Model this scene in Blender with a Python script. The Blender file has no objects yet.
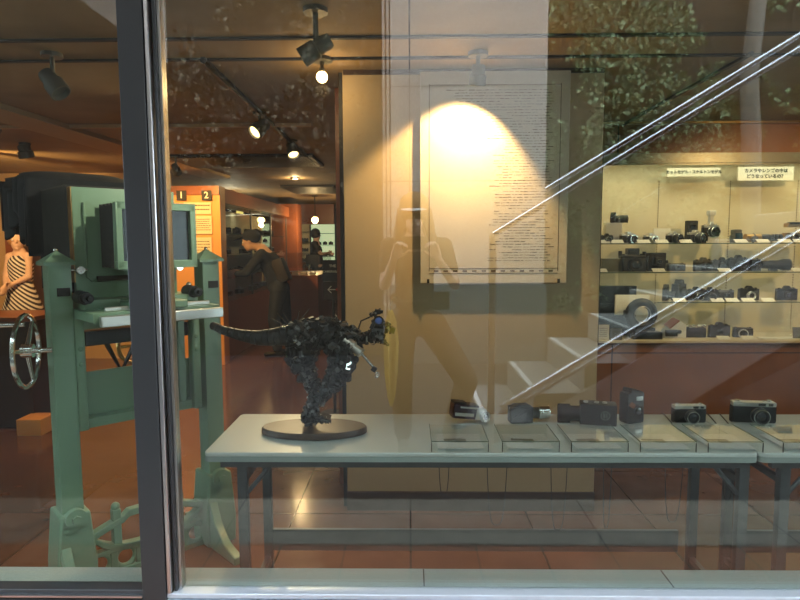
import bpy, bmesh, math, random
from mathutils import Vector, Matrix, Euler, noise
from math import sin, cos, pi, atan, tan, radians
random.seed(7)
S = bpy.context.scene
COL = S.collection
# ---------------------------------------------------------------- camera
F = 610.0
CAMLOC = Vector((0, -1.85, 1.40))
PITCH = math.atan(57 / F); YAW = 0.0165; ROLL = -0.004
RC = (Matrix.Rotation(YAW, 3, 'Z') @ Matrix.Rotation(pi / 2 - PITCH, 3, 'X') @ Matrix.Rotation(ROLL, 3, 'Z'))
cd = bpy.data.cameras.new('camera'); cam = bpy.data.objects.new('camera', cd); COL.objects.link(cam)
cd.sensor_width = 36; cd.sensor_fit = 'HORIZONTAL'; cd.lens = 36 * F / 800; cd.clip_start = 0.02; cd.clip_end = 200
cam.location = CAMLOC; cam.rotation_euler = RC.to_euler()
S.camera = cam
def ray(px, py):
    return RC @ Vector(((px - 400) / F, (300 - py) / F, -1))
def P(px, py, y):          # world point seen at a pixel, on the plane y
    d = ray(px, py); t = (y - CAMLOC.y) / d.y
    return CAMLOC + d * t
def PZ(px, py, z):         # world point on a horizontal plane
    d = ray(px, py); t = (z - CAMLOC.z) / d.z
    return CAMLOC + d * t
def MR(px, py, y):         # real point whose mirror image in the glass is seen at a pixel (y = its real, negative depth)
    p = P(px, py, -y); return Vector((p.x, y, p.z))
# ---------------------------------------------------------------- materials
def newmat(name):
    m = bpy.data.materials.new(name); m.use_nodes = True
    return m, m.node_tree, m.node_tree.nodes['Principled BSDF']
def mat(name, col, rough=.5, metal=0, var=.12, scale=20, bump=0, emit=None, es=0, spec=.5, alpha=1, coat=0, trans=0):
    m, t, b = newmat(name)
    b.inputs['Roughness'].default_value = rough
    b.inputs['Metallic'].default_value = metal
    b.inputs['Specular IOR Level'].default_value = spec
    b.inputs['Coat Weight'].default_value = coat
    b.inputs['Transmission Weight'].default_value = trans
    tc = t.nodes.new('ShaderNodeTexCoord'); nz = t.nodes.new('ShaderNodeTexNoise')
    nz.inputs['Scale'].default_value = scale; nz.inputs['Detail'].default_value = 5
    t.links.new(tc.outputs['Object'], nz.inputs['Vector'])
    mx = t.nodes.new('ShaderNodeMix'); mx.data_type = 'RGBA'
    c = Vector(col)
    mx.inputs[6].default_value = (*(c * (1 - var)), 1); mx.inputs[7].default_value = (*[min(1, v * (1 + var)) for v in c], 1)
    t.links.new(nz.outputs['Fac'], mx.inputs[0]); t.links.new(mx.outputs[2], b.inputs['Base Color'])
    if bump:
        bp = t.nodes.new('ShaderNodeBump'); bp.inputs['Strength'].default_value = bump; bp.inputs['Distance'].default_value = .01
        t.links.new(nz.outputs['Fac'], bp.inputs['Height']); t.links.new(bp.outputs['Normal'], b.inputs['Normal'])
    if emit:
        b.inputs['Emission Color'].default_value = (*emit, 1); b.inputs['Emission Strength'].default_value = es
    return m
def tilemat(name, col, joint, w, h, axis='XY', rough=.3, mortar=.006, var=.1, ns=3, bump=.05, offset=0, nbump=0.0, spec=.5):
    """tiles laid in metres on the given plane"""
    m, t, b = newmat(name)
    N = t.nodes.new; L = t.links.new
    tc = N('ShaderNodeTexCoord'); sx = N('ShaderNodeSeparateXYZ'); cx = N('ShaderNodeCombineXYZ')
    L(tc.outputs['Object'], sx.inputs[0])
    L(sx.outputs[axis[0]], cx.inputs[0]); L(sx.outputs[axis[1]], cx.inputs[1])
    br = N('ShaderNodeTexBrick'); br.offset = offset
    br.inputs['Scale'].default_value = 1; br.inputs['Brick Width'].default_value = w; br.inputs['Row Height'].default_value = h
    br.inputs['Mortar Size'].default_value = mortar; br.inputs['Mortar Smooth'].default_value = .1
    c = Vector(col)
    br.inputs['Color1'].default_value = (*(c * (1 - var)), 1); br.inputs['Color2'].default_value = (*[min(1, v) for v in c * (1 + var)], 1)
    br.inputs['Mortar'].default_value = (*joint, 1)
    L(cx.outputs[0], br.inputs['Vector'])
    nz = N('ShaderNodeTexNoise'); nz.inputs['Scale'].default_value = ns; nz.inputs['Detail'].default_value = 8
    L(tc.outputs['Object'], nz.inputs['Vector'])
    mx = N('ShaderNodeMix'); mx.data_type = 'RGBA'; mx.blend_type = 'MULTIPLY'; mx.inputs[0].default_value = .6
    rp = N('ShaderNodeValToRGB'); rp.color_ramp.elements[0].position = .3; rp.color_ramp.elements[0].color = (.45, .45, .45, 1); rp.color_ramp.elements[1].position = .7
    L(nz.outputs['Fac'], rp.inputs[0]); L(br.outputs['Color'], mx.inputs[6]); L(rp.outputs[0], mx.inputs[7])
    L(mx.outputs[2], b.inputs['Base Color'])
    b.inputs['Roughness'].default_value = rough; b.inputs['Specular IOR Level'].default_value = spec
    bp = N('ShaderNodeBump'); bp.inputs['Strength'].default_value = bump; bp.inputs['Distance'].default_value = .01; bp.invert = True
    L(br.outputs['Fac'], bp.inputs['Height'])
    last = bp
    if nbump:
        n2 = N('ShaderNodeTexNoise'); n2.inputs['Scale'].default_value = 9; n2.inputs['Detail'].default_value = 3
        L(tc.outputs['Object'], n2.inputs['Vector'])
        b2 = N('ShaderNodeBump'); b2.inputs['Strength'].default_value = nbump; b2.inputs['Distance'].default_value = .02
        L(n2.outputs['Fac'], b2.inputs['Height']); L(bp.outputs[0], b2.inputs['Normal']); last = b2
    L(last.outputs[0], b.inputs['Normal'])
    return m
def glassmat(name, base=.05, tint=(.93, .97, .95)):
    m, t, b = newmat(name); t.nodes.remove(b)
    N = t.nodes.new; L = t.links.new
    out = t.nodes['Material Output']
    tr = N('ShaderNodeBsdfTransparent'); tr.inputs[0].default_value = (*tint, 1)
    gl = N('ShaderNodeBsdfGlossy'); gl.inputs['Roughness'].default_value = 0.0; gl.inputs['Color'].default_value = (1, 1, 1, 1)
    lw = N('ShaderNodeLayerWeight'); lw.inputs[0].default_value = .5
    p = N('ShaderNodeMath'); p.operation = 'POWER'; p.inputs[1].default_value = 4
    a = N('ShaderNodeMath'); a.operation = 'MULTIPLY_ADD'; a.inputs[1].default_value = .6; a.inputs[2].default_value = base
    L(lw.outputs['Facing'], p.inputs[0]); L(p.outputs[0], a.inputs[0])
    mx = N('ShaderNodeMixShader'); L(a.outputs[0], mx.inputs[0]); L(tr.outputs[0], mx.inputs[1]); L(gl.outputs[0], mx.inputs[2])
    L(mx.outputs[0], out.inputs[0])
    return m
def proj(p):
    d = RC.transposed() @ (Vector(p) - CAMLOC); return (400 + F * d.x / -d.z, 300 - F * d.y / -d.z)
M = {}
# ---------------------------------------------------------------- mesh building
def rotm(rx=0, ry=0, rz=0): return Euler((rx, ry, rz)).to_matrix().to_4x4()
def along(p0, p1):
    d = (Vector(p1) - Vector(p0)); q = d.to_track_quat('Z', 'Y')
    return Matrix.Translation(p0) @ q.to_matrix().to_4x4(), d.length
class MB:
    def __init__(s): s.bm = bmesh.new(); s.mi = 0; s.mats = []
    def use(s, m):
        if m not in s.mats: s.mats.append(m)
        s.mi = s.mats.index(m); return s
    def _f(s, f0):
        s.bm.faces.ensure_lookup_table()
        for f in s.bm.faces[f0:]: f.material_index = s.mi
    def box(s, c, size, r=None, bev=0, T=None):
        n = len(s.bm.faces)
        mt = Matrix.Translation(c) @ (r if r else Matrix()) @ Matrix.Diagonal((*size, 1))
        if T: mt = T @ mt
        g = bmesh.ops.create_cube(s.bm, size=1, matrix=mt)
        if bev:
            es = list({e for v in g['verts'] for e in v.link_edges})
            bmesh.ops.bevel(s.bm, geom=es, offset=bev, segments=2, affect='EDGES', profile=.7)
        s._f(n); return s
    def cyl(s, p0, p1, r0, r1=None, seg=16, T=None):
        n = len(s.bm.faces)
        r1 = r0 if r1 is None else r1
        mt, L = along(p0, p1)
        mt = mt @ Matrix.Translation((0, 0, L / 2))
        if T: mt = T @ mt
        bmesh.ops.create_cone(s.bm, cap_ends=True, segments=seg, radius1=r0, radius2=r1, depth=L, matrix=mt)
        s._f(n); return s
    def sph(s, c, r, sc=(1, 1, 1), seg=16, rot=None, T=None):
        n = len(s.bm.faces)
        mt = Matrix.Translation(c) @ (rot if rot else Matrix()) @ Matrix.Diagonal((r * sc[0], r * sc[1], r * sc[2], 1))
        if T: mt = T @ mt
        bmesh.ops.create_uvsphere(s.bm, u_segments=seg, v_segments=max(6, seg // 2), radius=1, matrix=mt)
        s._f(n); return s
    def cap(s, p0, p1, r0, r1=None, seg=12):
        r1 = r0 if r1 is None else r1
        s.sph(p0, r0, seg=seg); s.sph(p1, r1, seg=seg)
        if (Vector(p1) - Vector(p0)).length > 1e-4: s.cyl(p0, p1, r0, r1, seg=seg)
        return s
    def torus(s, c, R, r, rot=None, seg=32, ms=8, T=None, arc=1.0):
        n = len(s.bm.faces)
        mt = Matrix.Translation(c) @ (rot if rot else Matrix())
        if T: mt = T @ mt
        rings = []
        k = seg if arc >= 1 else int(seg * arc) + 1
        for i in range(k):
            a = 2 * pi * i / seg
            rings.append([s.bm.verts.new(mt @ Vector(((R + r * cos(b)) * cos(a), (R + r * cos(b)) * sin(a), r * sin(b)))) for b in [2 * pi * j / ms for j in range(ms)]])
        for i in range(k if arc >= 1 else k - 1):
            A = rings[i]; B = rings[(i + 1) % k]
            for j in range(ms): s.bm.faces.new((A[j], B[j], B[(j + 1) % ms], A[(j + 1) % ms]))
        s._f(n); return s
    def tube(s, pts, r, seg=8, T=None):
        n = len(s.bm.faces)
        pts = [Vector(p) for p in pts]; rs = r if isinstance(r, (list, tuple)) else [r] * len(pts)
        rings = []; up = None
        for i, p in enumerate(pts):
            d = (pts[min(i + 1, len(pts) - 1)] - pts[max(i - 1, 0)]).normalized()
            if up is None: up = d.orthogonal().normalized()
            up = (up - d * up.dot(d)).normalized(); sd = d.cross(up)
            rings.append([s.bm.verts.new((T @ (p + (up * cos(a) + sd * sin(a)) * rs[i])) if T else p + (up * cos(a) + sd * sin(a)) * rs[i]) for a in [2 * pi * j / seg for j in range(seg)]])
        for A, B in zip(rings, rings[1:]):
            for j in range(seg): s.bm.faces.new((A[j], A[(j + 1) % seg], B[(j + 1) % seg], B[j]))
        s.bm.faces.new(rings[0][::-1]); s.bm.faces.new(rings[-1])
        s._f(n); return s
    def prism(s, poly, h, T=None):      # polygon in local xy extruded along z from 0 to h
        n = len(s.bm.faces); T = T or Matrix()
        a = [s.bm.verts.new(T @ Vector((x, y, 0))) for x, y in poly]; b = [s.bm.verts.new(T @ Vector((x, y, h))) for x, y in poly]
        s.bm.faces.new(a[::-1]); s.bm.faces.new(b)
        for i in range(len(a)): s.bm.faces.new((a[i], a[(i + 1) % len(a)], b[(i + 1) % len(a)], b[i]))
        s._f(n); return s
    def lathe(s, prof, T=None, seg=28):
        n = len(s.bm.faces); T = T or Matrix(); rings = []
        for r, z in prof:
            rings.append([s.bm.verts.new(T @ Vector((r * cos(a), r * sin(a), z))) for a in [2 * pi * j / seg for j in range(seg)]])
        for A, B in zip(rings, rings[1:]):
            for j in range(seg): s.bm.faces.new((A[j], A[(j + 1) % seg], B[(j + 1) % seg], B[j]))
        if prof[0][0] > 1e-5: s.bm.faces.new(rings[0][::-1])
        if prof[-1][0] > 1e-5: s.bm.faces.new(rings[-1])
        s._f(n); return s
    def grid(s, fn, nu, nv):
        n = len(s.bm.faces)
        v = [[s.bm.verts.new(fn(i / nu, j / nv)) for j in range(nv + 1)] for i in range(nu + 1)]
        for i in range(nu):
            for j in range(nv): s.bm.faces.new((v[i][j], v[i + 1][j], v[i + 1][j + 1], v[i][j + 1]))
        s._f(n); return s
    def build(s, name, m=None, parent=None, world=False, smooth=35, bev=0):
        me = bpy.data.meshes.new(name)
        if world and parent is not None:
            bmesh.ops.transform(s.bm, matrix=loc_m(parent).inverted(), verts=s.bm.verts)
        bmesh.ops.remove_doubles(s.bm, verts=s.bm.verts, dist=1e-6)
        bmesh.ops.recalc_face_normals(s.bm, faces=s.bm.faces)
        s.bm.to_mesh(me); s.bm.free()
        for q in s.mats: me.materials.append(q)
        if not s.mats: me.materials.append(m)
        if smooth:
            for p in me.polygons: p.use_smooth = True
            me.set_sharp_from_angle(angle=radians(smooth))
        o = bpy.data.objects.new(name, me); COL.objects.link(o)
        if parent is not None: o.parent = parent
        if bev:
            b = o.modifiers.new('bevel', 'BEVEL'); b.width = bev; b.segments = 2; b.limit_method = 'ANGLE'
        return o
def loc_m(o):
    m = Matrix.LocRotScale(o.location, o.rotation_euler, o.scale)
    return loc_m(o.parent) @ m if o.parent else m
def tag(o, label=None, cat=None, group=None, kind=None):
    if label: o['label'] = label
    if cat: o['category'] = cat
    if group: o['group'] = group
    if kind: o['kind'] = kind
    return o
def thing(name, label, cat, loc=(0, 0, 0), rz=0, group=None, rot=None):
    o = bpy.data.objects.new(name, None); COL.objects.link(o); o.empty_display_size = .1
    o.location = loc; o.rotation_euler = rot if rot else (0, 0, rz)
    return tag(o, label, cat, group)
def struct(name, mb, m, bev=0, smooth=35): return tag(mb.build(name, m, smooth=smooth, bev=bev), kind='structure')
def dup(root, loc, rz=0, label=None, group=None, scale=None):
    r = root.copy(); COL.objects.link(r); r.location = loc; r.rotation_euler = (0, 0, rz)
    if scale: r.scale = (scale,) * 3
    if label: r['label'] = label
    if group: r['group'] = group
    for ch in list(root.children):
        c = ch.copy(); COL.objects.link(c); c.parent = r
        for g in ch.children:
            d = g.copy(); COL.objects.link(d); d.parent = c
    return r
def text(name, body, size, m, parent, T, depth=.0008, align='CENTER', bold=0):
    cu = bpy.data.curves.new(name, 'FONT'); cu.body = body; cu.size = size; cu.align_x = align; cu.align_y = 'CENTER'
    cu.extrude = depth; cu.offset = bold; cu.resolution_u = 3
    tmp = bpy.data.objects.new(name + '_tmp', cu); COL.objects.link(tmp)
    dg = bpy.context.evaluated_depsgraph_get()
    me = bpy.data.meshes.new_from_object(tmp.evaluated_get(dg)); me.name = name
    bpy.data.objects.remove(tmp); me.transform(T)
    me.materials.clear(); me.materials.append(m)
    o = bpy.data.objects.new(name, me); COL.objects.link(o)
    if parent is not None: o.parent = parent
    return o
UPR = Matrix.Rotation(pi / 2, 4, 'X')      # text standing up, facing -y
def remesh(mb, name, m, parent, voxel=.008, smooth=3, world=False):
    o = mb.build(name, m, None, smooth=0)
    r = o.modifiers.new('r', 'REMESH'); r.mode = 'VOXEL'; r.voxel_size = voxel; r.use_smooth_shade = True
    if smooth:
        q = o.modifiers.new('s', 'SMOOTH'); q.iterations = smooth; q.factor = .5
    dg = bpy.context.evaluated_depsgraph_get()
    me = bpy.data.meshes.new_from_object(o.evaluated_get(dg)); me.name = name
    old = o.data; o.modifiers.clear(); o.data = me; bpy.data.meshes.remove(old)
    if world and parent is not None: me.transform(loc_m(parent).inverted())
    for p in me.polygons: p.use_smooth = True
    if not me.materials: me.materials.append(m)
    if parent is not None: o.parent = parent
    return o
def light(name, kind, loc, energy, col, target=None, size=.1, spot=1.2, blend=.3, sy=None):
    l = bpy.data.lights.new(name, kind); o = bpy.data.objects.new(name, l); COL.objects.link(o)
    o.location = loc; l.energy = energy; l.color = col
    if kind == 'AREA':
        l.size = size
        if sy: l.shape = 'RECTANGLE'; l.size_y = sy
    else: l.shadow_soft_size = size
    if kind == 'SPOT': l.spot_size = spot; l.spot_blend = blend
    if target is not None: o.rotation_euler = (Vector(target) - Vector(loc)).to_track_quat('-Z', 'Y').to_euler()
    return o
# ---------------------------------------------------------------- palette
M['ceil'] = tilemat('ceiling_board', (.36, .25, .13), (.05, .03, .015), 4.0, 9, rough=.75, mortar=.004, ns=2, bump=.1, var=.03)
M['floor'] = tilemat('floor_stone', (.15, .068, .038), (.08, .035, .02), .6, .6, rough=.16, mortar=.004, ns=5, nbump=.05, var=.12)
M['sandwall'] = mat('sand_wall', (.50, .38, .22), .8, var=.06, scale=60, bump=.05)
M['tanwall'] = mat('tan_wall', (.56, .38, .2), .8, var=.05, scale=20)
M['panel'] = tilemat('brown_panelling', (.30, .125, .04), (.03, .012, .006), 1.5, .58, axis='XZ', rough=.45, mortar=.005, ns=4, bump=.2, var=.06)
M['darkwood'] = mat('dark_wood', (.05, .025, .012), .4, var=.2, scale=8)
M['redwood'] = mat('red_wood', (.28, .09, .035), .35, var=.15, scale=10)
M['orange'] = mat('orange_panel', (.75, .36, .10), .5, var=.04, scale=5)
M['paper'] = mat('paper', (.85, .82, .74), .7, var=.03)
M['cream'] = mat('cream_board', (.72, .66, .48), .7, var=.04)
M['ink'] = mat('black_ink', (.02, .018, .015), .6, var=.1)
M['fadeink'] = mat('brown_ink', (.10, .065, .04), .8, var=.1)
M['white'] = mat('white_plastic', (.8, .8, .78), .4, var=.03)
M['black'] = mat('black_plastic', (.010, .011, .012), .42, var=.2, bump=.02, scale=90)
M['leather'] = mat('black_leatherette', (.011, .011, .012), .6, var=.3, bump=.3, scale=300)
M['blackmetal'] = mat('black_metal', (.012, .013, .016), .4, .3, var=.2)
M['chrome'] = mat('chrome', (.78, .78, .76), .14, 1, var=.05)
M['satin'] = mat('satin_chrome', (.66, .65, .62), .32, .9, var=.06)
M['lens'] = mat('lens_glass', (.012, .015, .03), .03, .1, var=.3, coat=1, spec=.9)
M['bluelens'] = mat('blue_lens', (.10, .18, .6), .05, .2, var=.2, coat=1)
M['green'] = mat('green_enamel', (.20, .33, .225), .35, var=.07, scale=6, bump=.03)
M['cloth'] = mat('black_cloth', (.012, .014, .018), .9, var=.4, scale=25, bump=.3)
M['bellows'] = mat('bellows_leather', (.02, .02, .018), .4, var=.3, bump=.1)
M['navy'] = mat('dark_blue_glass', (.012, .018, .028), .2, var=.3)
M['brass'] = mat('aged_brass', (.45, .28, .1), .3, .9, var=.2)
M['table'] = mat('pale_laminate', (.58, .63, .60), .35, var=.02, scale=40)
M['tableedge'] = mat('table_edge', (.30, .36, .34), .5, var=.05)
M['tableleg'] = mat('table_steel', (.07, .08, .085), .4, .6, var=.15)
M['shelfbar'] = mat('painted_bar', (.05, .055, .06), .45, .3)
M['sill'] = mat('sill_stone', (.37, .42, .385), .6, var=.15, scale=120, bump=.08)
M['mullion'] = mat('grey_anodised', (.085, .092, .10), .42, .6, var=.08, scale=3)
M['silver'] = mat('polished_aluminium', (.75, .77, .80), .28, 1, var=.04)
M['glass'] = glassmat('window_glass', .083)
M['acrylic'] = glassmat('acrylic', .05, (.97, .985, .98))
M['caseglass'] = glassmat('case_glass', .02, (.96, .98, .96))
M['edgeglass'] = mat('glass_edge', (.10, .16, .12), .1, var=.1, spec=.8)
M['casewall'] = mat('case_lining', (.74, .65, .46), .8, var=.04, scale=6)
M['caseframe'] = mat('case_frame', (.28, .27, .19), .4, .5, var=.05)
M['lamp'] = mat('lamp_bulb', (1, .8, .5), .5, emit=(1, .62, .25), es=22)
M['lampdim'] = mat('lamp_face', (1, .8, .5), .5, emit=(1, .68, .3), es=5)
M['greenlit'] = mat('lit_case_back', (.8, .85, .6), .6, emit=(.75, .85, .50), es=.75)
M['signlit'] = mat('lit_sign', (.9, .8, .3), .6, emit=(1, .75, .2), es=1.5)
M['tube'] = mat('led_tube', (1, .95, .75), .5, emit=(1, .92, .66), es=2)
M['vent'] = mat('vent_slats', (.05, .045, .04), .5, .3)
M['fixture'] = mat('grey_fixture', (.12, .12, .10), .5, .2)
M['skin'] = mat('skin', (.74, .50, .40), .55, var=.06)
M['hair'] = mat('brown_hair', (.16, .08, .035), .5, var=.3, scale=80)
M['darkcloth'] = mat('charcoal_cloth', (.025, .022, .02), .85, var=.2)
M['trousers'] = mat('brown_trousers', (.10, .07, .05), .85, var=.2)
M['cap'] = mat('tan_cap', (.50, .26, .09), .8)
M['navycloth'] = mat('navy_cloth', (.02, .03, .05), .85, var=.2)
M['yellow'] = mat('yellow_umbrella', (.85, .66, .12), .6, var=.08)
M['purple'] = mat('dark_purple_plastic', (.06, .04, .06), .2, .2, var=.2)
M['smoke'] = mat('grey_plastic', (.14, .14, .14), .4, var=.1)
M['stone'] = tilemat('pale_facing_stone', (.74, .64, .56), (.28, .24, .2), 1.9, 1.05, axis='XZ', rough=.8, mortar=.006, ns=40, bump=.2, var=.02)
M['bankwall'] = tilemat('weathered_wall', (.075, .064, .048), (.025, .022, .018), 1.5, .8, axis='XZ', rough=.9, mortar=.008, ns=3, bump=.2, var=.08)
M['pave'] = tilemat('street_paving', (.055, .05, .047), (.025, .022, .02), .6, .6, rough=.8, mortar=.006, ns=20, bump=.2, var=.06)
M['stair'] = mat('stair_granite', (.25, .245, .23), .7, var=.12, scale=120)
M['rail'] = mat('rail_steel', (.85, .87, .92), .22, 1, var=.03)
M['facade'] = mat('facade_stone', (.35, .33, .31), .8, var=.1, scale=8)
def stripemat():
    m, t, b = newmat('striped_fabric'); N = t.nodes.new; L = t.links.new
    tc = N('ShaderNodeTexCoord'); mp = N('ShaderNodeMapping'); mp.inputs['Rotation'].default_value = (0, .9, 0); w = N('ShaderNodeTexWave')
    w.bands_direction = 'X'; w.inputs['Scale'].default_value = 9
    rp = N('ShaderNodeValToRGB'); rp.color_ramp.interpolation = 'CONSTANT'
    rp.color_ramp.elements[0].color = (.05, .04, .05, 1); rp.color_ramp.elements[1].color = (.8, .75, .7, 1); rp.color_ramp.elements[1].position = .5
    L(tc.outputs['Object'], mp.inputs[0]); L(mp.outputs[0], w.inputs[0]); L(w.outputs[1], rp.inputs[0]); L(rp.outputs[0], b.inputs['Base Color'])
    b.inputs['Roughness'].default_value = .8
    return m
M['stripe'] = stripemat()
def leafmat(name, c1, c2, c3):
    m, t, b = newmat(name); N = t.nodes.new; L = t.links.new
    g = N('ShaderNodeNewGeometry'); rp = N('ShaderNodeValToRGB')
    rp.color_ramp.elements[0].color = (*c1, 1); rp.color_ramp.elements[1].color = (*c3, 1)
    e = rp.color_ramp.elements.new(.6); e.color = (*c2, 1)
    L(g.outputs['Random Per Island'], rp.inputs[0]); L(rp.outputs[0], b.inputs['Base Color']); b.inputs['Roughness'].default_value = .5
    return m
M['leaf'] = leafmat('ivy_leaf', (.04, .065, .02), (.10, .14, .045), (.34, .44, .22))
M['dryleaf'] = leafmat('dry_ivy_leaf', (.06, .04, .02), (.12, .085, .045), (.24, .20, .12))

CEIL = 2.25
# ---------------------------------------------------------------- room shell
b = MB(); b.box((-.2, 6.55, -.05), (11.6, 13.1, .1)); struct('floor', b, M['floor'])
b = MB(); b.box((-.2, 6.55, CEIL + .05), (11.6, 13.1, .1)); struct('ceiling', b, M['ceil'])
PX0 = P(345, 300, 1.25).x; PX1 = P(599, 300, 1.25).x
b = MB(); b.box(((PX0 + PX1) / 2, 1.40, CEIL / 2), (PX1 - PX0, .30, CEIL)); struct('wall_centre', b, M['sandwall'], bev=.004)
b = MB(); b.box(((PX0 + PX1) / 2, 1.245, CEIL - .012), (PX1 - PX0 - .01, .012, .022)); struct('trim_1', b, M['darkwood'])
b = MB(); b.box((PX0 - .012, 1.42, CEIL / 2), (.024, .26, CEIL)); struct('trim_2', b, M['ink'])
b = MB(); b.box((PX0 - .055, 1.62, CEIL / 2), (.05, .05, CEIL)); struct('trim_3', b, M['redwood'])
# baseboard under the centre wall
b = MB(); b.box(((PX0 + PX1) / 2, 1.243, .05), (PX1 - PX0, .014, .10)); struct('baseboard_centre', b, M['darkwood'])
# right wall with the case niche
CY = 2.65
cx0 = P(600, 240, CY).x; cx1 = 3.2
cz0 = P(700, 343, CY).z; cz1 = P(700, 153, CY).z
b = MB()
b.box(((PX1 - .2 + 5.6) / 2, CY + .06, cz0 / 2), (5.6 - PX1 + .2, .12, cz0))
b.box(((PX1 - .2 + 5.6) / 2, CY + .06, (cz1 + CEIL) / 2), (5.6 - PX1 + .2, .12, CEIL - cz1))
b.box(((PX1 - .2 + cx0 - .01) / 2, CY + .06, (cz0 + cz1) / 2), (cx0 - .01 - PX1 + .2, .12, cz1 - cz0))
b.box(((cx1 + 5.6) / 2, CY + .06, (cz0 + cz1) / 2), (5.6 - cx1, .12, cz1 - cz0))
struct('wall_right', b, M['panel'])
b = MB(); b.box((PX1 - .02, 2.1, CEIL / 2), (.1, 1.1, CEIL)); struct('wall_return', b, M['sandwall'])
b = MB(); b.box((3.2, CY - .03, P(700, 125, CY).z + .012), (4.3, .05, .02)); struct('trim_4', b, M['brass'])
b = MB(); b.box((5.65, 6.55, CEIL / 2), (.1, 13.1, CEIL)); struct('wall_east', b, M['tanwall'])
b = MB(); b.box((-6.05, 6.55, CEIL / 2), (.1, 13.1, CEIL)); struct('wall_west', b, M['tanwall'])
b = MB(); b.box((-.2, 13.15, CEIL / 2), (11.8, .1, CEIL)); struct('wall_far', b, M['darkwood'])
BY = 5.5
b = MB(); xr = P(170, 240, BY).x
b.box(((-6 + xr) / 2, BY + .06, CEIL / 2), (xr + 6, .12, CEIL)); struct('wall_back', b, M['tanwall'])
# ceiling drop beam running in depth on the left, and a shallow cross beam
b = MB()
q0 = PZ(35, 127, CEIL); q1 = PZ(126, 153, CEIL)
d = (q1 - q0).normalized(); nrm = Vector((-d.y, d.x, 0))
poly = [(q0 - d * .8), (q1 + d * 2), (q1 + d * 2 + nrm * -.30), (q0 - d * .8 + nrm * -.30)]
b.prism([(p.x, p.y) for p in poly], .035, Matrix.Translation((0, 0, CEIL - .035))); struct('trim_5', b, M['sandwall'])
yl = PZ(60, 125, CEIL).y
b = MB(); b.box((-3.3, yl, CEIL - .012), (5.2, .03, .024)); struct('trim_6', b, M['tanwall'])
for i, (py, x0, x1) in enumerate(((36, -6, 5.6), (57, -6, 5.6))):
    yy = PZ(400, py, CEIL).y
    if yy < 1.24 or True:
        b = MB(); b.box(((x0 + x1) / 2, min(yy, 1.18), CEIL - .004), (x1 - x0, .02, .012)); struct('trim_%d' % (7 + i), b, M['ink'])
# ---------------------------------------------------------------- window
GZ0 = P(400, 587, 0).z; GX0 = -6; GX1 = 5.6
mx0 = P(132, 300, -.03).x; mx1 = P(156.5, 300, -.03).x
b = MB(); b.box((-.2, .055, GZ0 / 2), (11.6, .11, GZ0)); struct('window_sill', b, M['sill'])
b = MB()
for i, x in enumerate((-3.6, -2.3, -.02 + P(430, 575, .05).x, P(668, 577, .05).x, 2.6)): b = MB(); b.box((x, .056, GZ0 + .0005), (.004, .1, .001)); struct('trim_%d' % (20 + i), b, M['ink'])
win = MB(); win.box(((mx0 + mx1) / 2, -.005, (GZ0 + CEIL) / 2 - .1), (mx1 - mx0, .09, CEIL - GZ0 + .4)); w1 = struct('window_1', win, M['mullion'], bev=.002)
b = MB(); b.box((mx1 + .009, -.022, (GZ0 + CEIL) / 2), (.014, .05, CEIL - GZ0)); 
b.build('window_bead', M['silver'], w1, world=True, bev=.003); b = MB(); b.box((mx1 + .024, -.012, (GZ0 + CEIL) / 2), (.010, .04, CEIL - GZ0)); b.build('window_bead', M['mullion'], w1, world=True, bev=.003)
b = MB(); b.box((mx1 + .034, .0, (GZ0 + CEIL) / 2), (.008, .035, CEIL - GZ0)); b.build('window_gasket', M['satin'], w1, world=True)
b = MB()
b.box(((mx1 + GX1) / 2, -.02, GZ0 - .008), (GX1 - mx1, .05, .016)); b.box(((mx1 + GX1) / 2, -.035, GZ0 - .045), (GX1 - mx1, .05, .05))
b.build('window_rail', mat('pale_aluminium', (.72, .80, .90), .38, .35, var=.04), w1, world=True, bev=.003)
b = MB()
b.box(((mx0 + GX0) / 2, -.02, GZ0 + .002), (mx0 - GX0, .05, .02)); b.box(((mx0 + GX0) / 2, -.035, GZ0 - .04), (mx0 - GX0, .05, .05))
b.build('window_rail', M['mullion'], w1, world=True, bev=.003)
b = MB(); b.box(((mx0 + GX0) / 2, -.045, GZ0 - .006), (mx0 - GX0, .02, .006)); b.build('window_bead', M['silver'], w1, world=True)
b = MB(); b.box(((mx1 + GX1) / 2 + .02, -.004, (GZ0 + CEIL) / 2), (GX1 - mx1 - .04, .008, CEIL - GZ0)); b.build('window_pane', M['glass'], w1, world=True)
b = MB(); b.box(((mx0 + GX0) / 2, -.004, (GZ0 + CEIL) / 2), (mx0 - GX0, .008, CEIL - GZ0)); b.build('window_pane', glassmat('side_glass', .035), w1, world=True)
# facade of the building itself
b = MB(); b.box((-.2, -.02, 3.9), (16, .2, 3.3)); b.box((-7.1, -.02, 1.13), (2.2, .2, 2.25)); b.box((6.9, -.02, 1.13), (2.5, .2, 2.25)); b.box((-.2, -.03, (GZ0 - .07) / 2), (11.6, .1, GZ0 - .07)); struct('wall_facade', b, M['facade'])
b = MB(); b.box((-.2, -.65, 2.95), (16, 1.2, .25)); struct('sky_block_slab', b, M['facade'])  # unseen slab, added to keep sky light out of the interior
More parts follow.
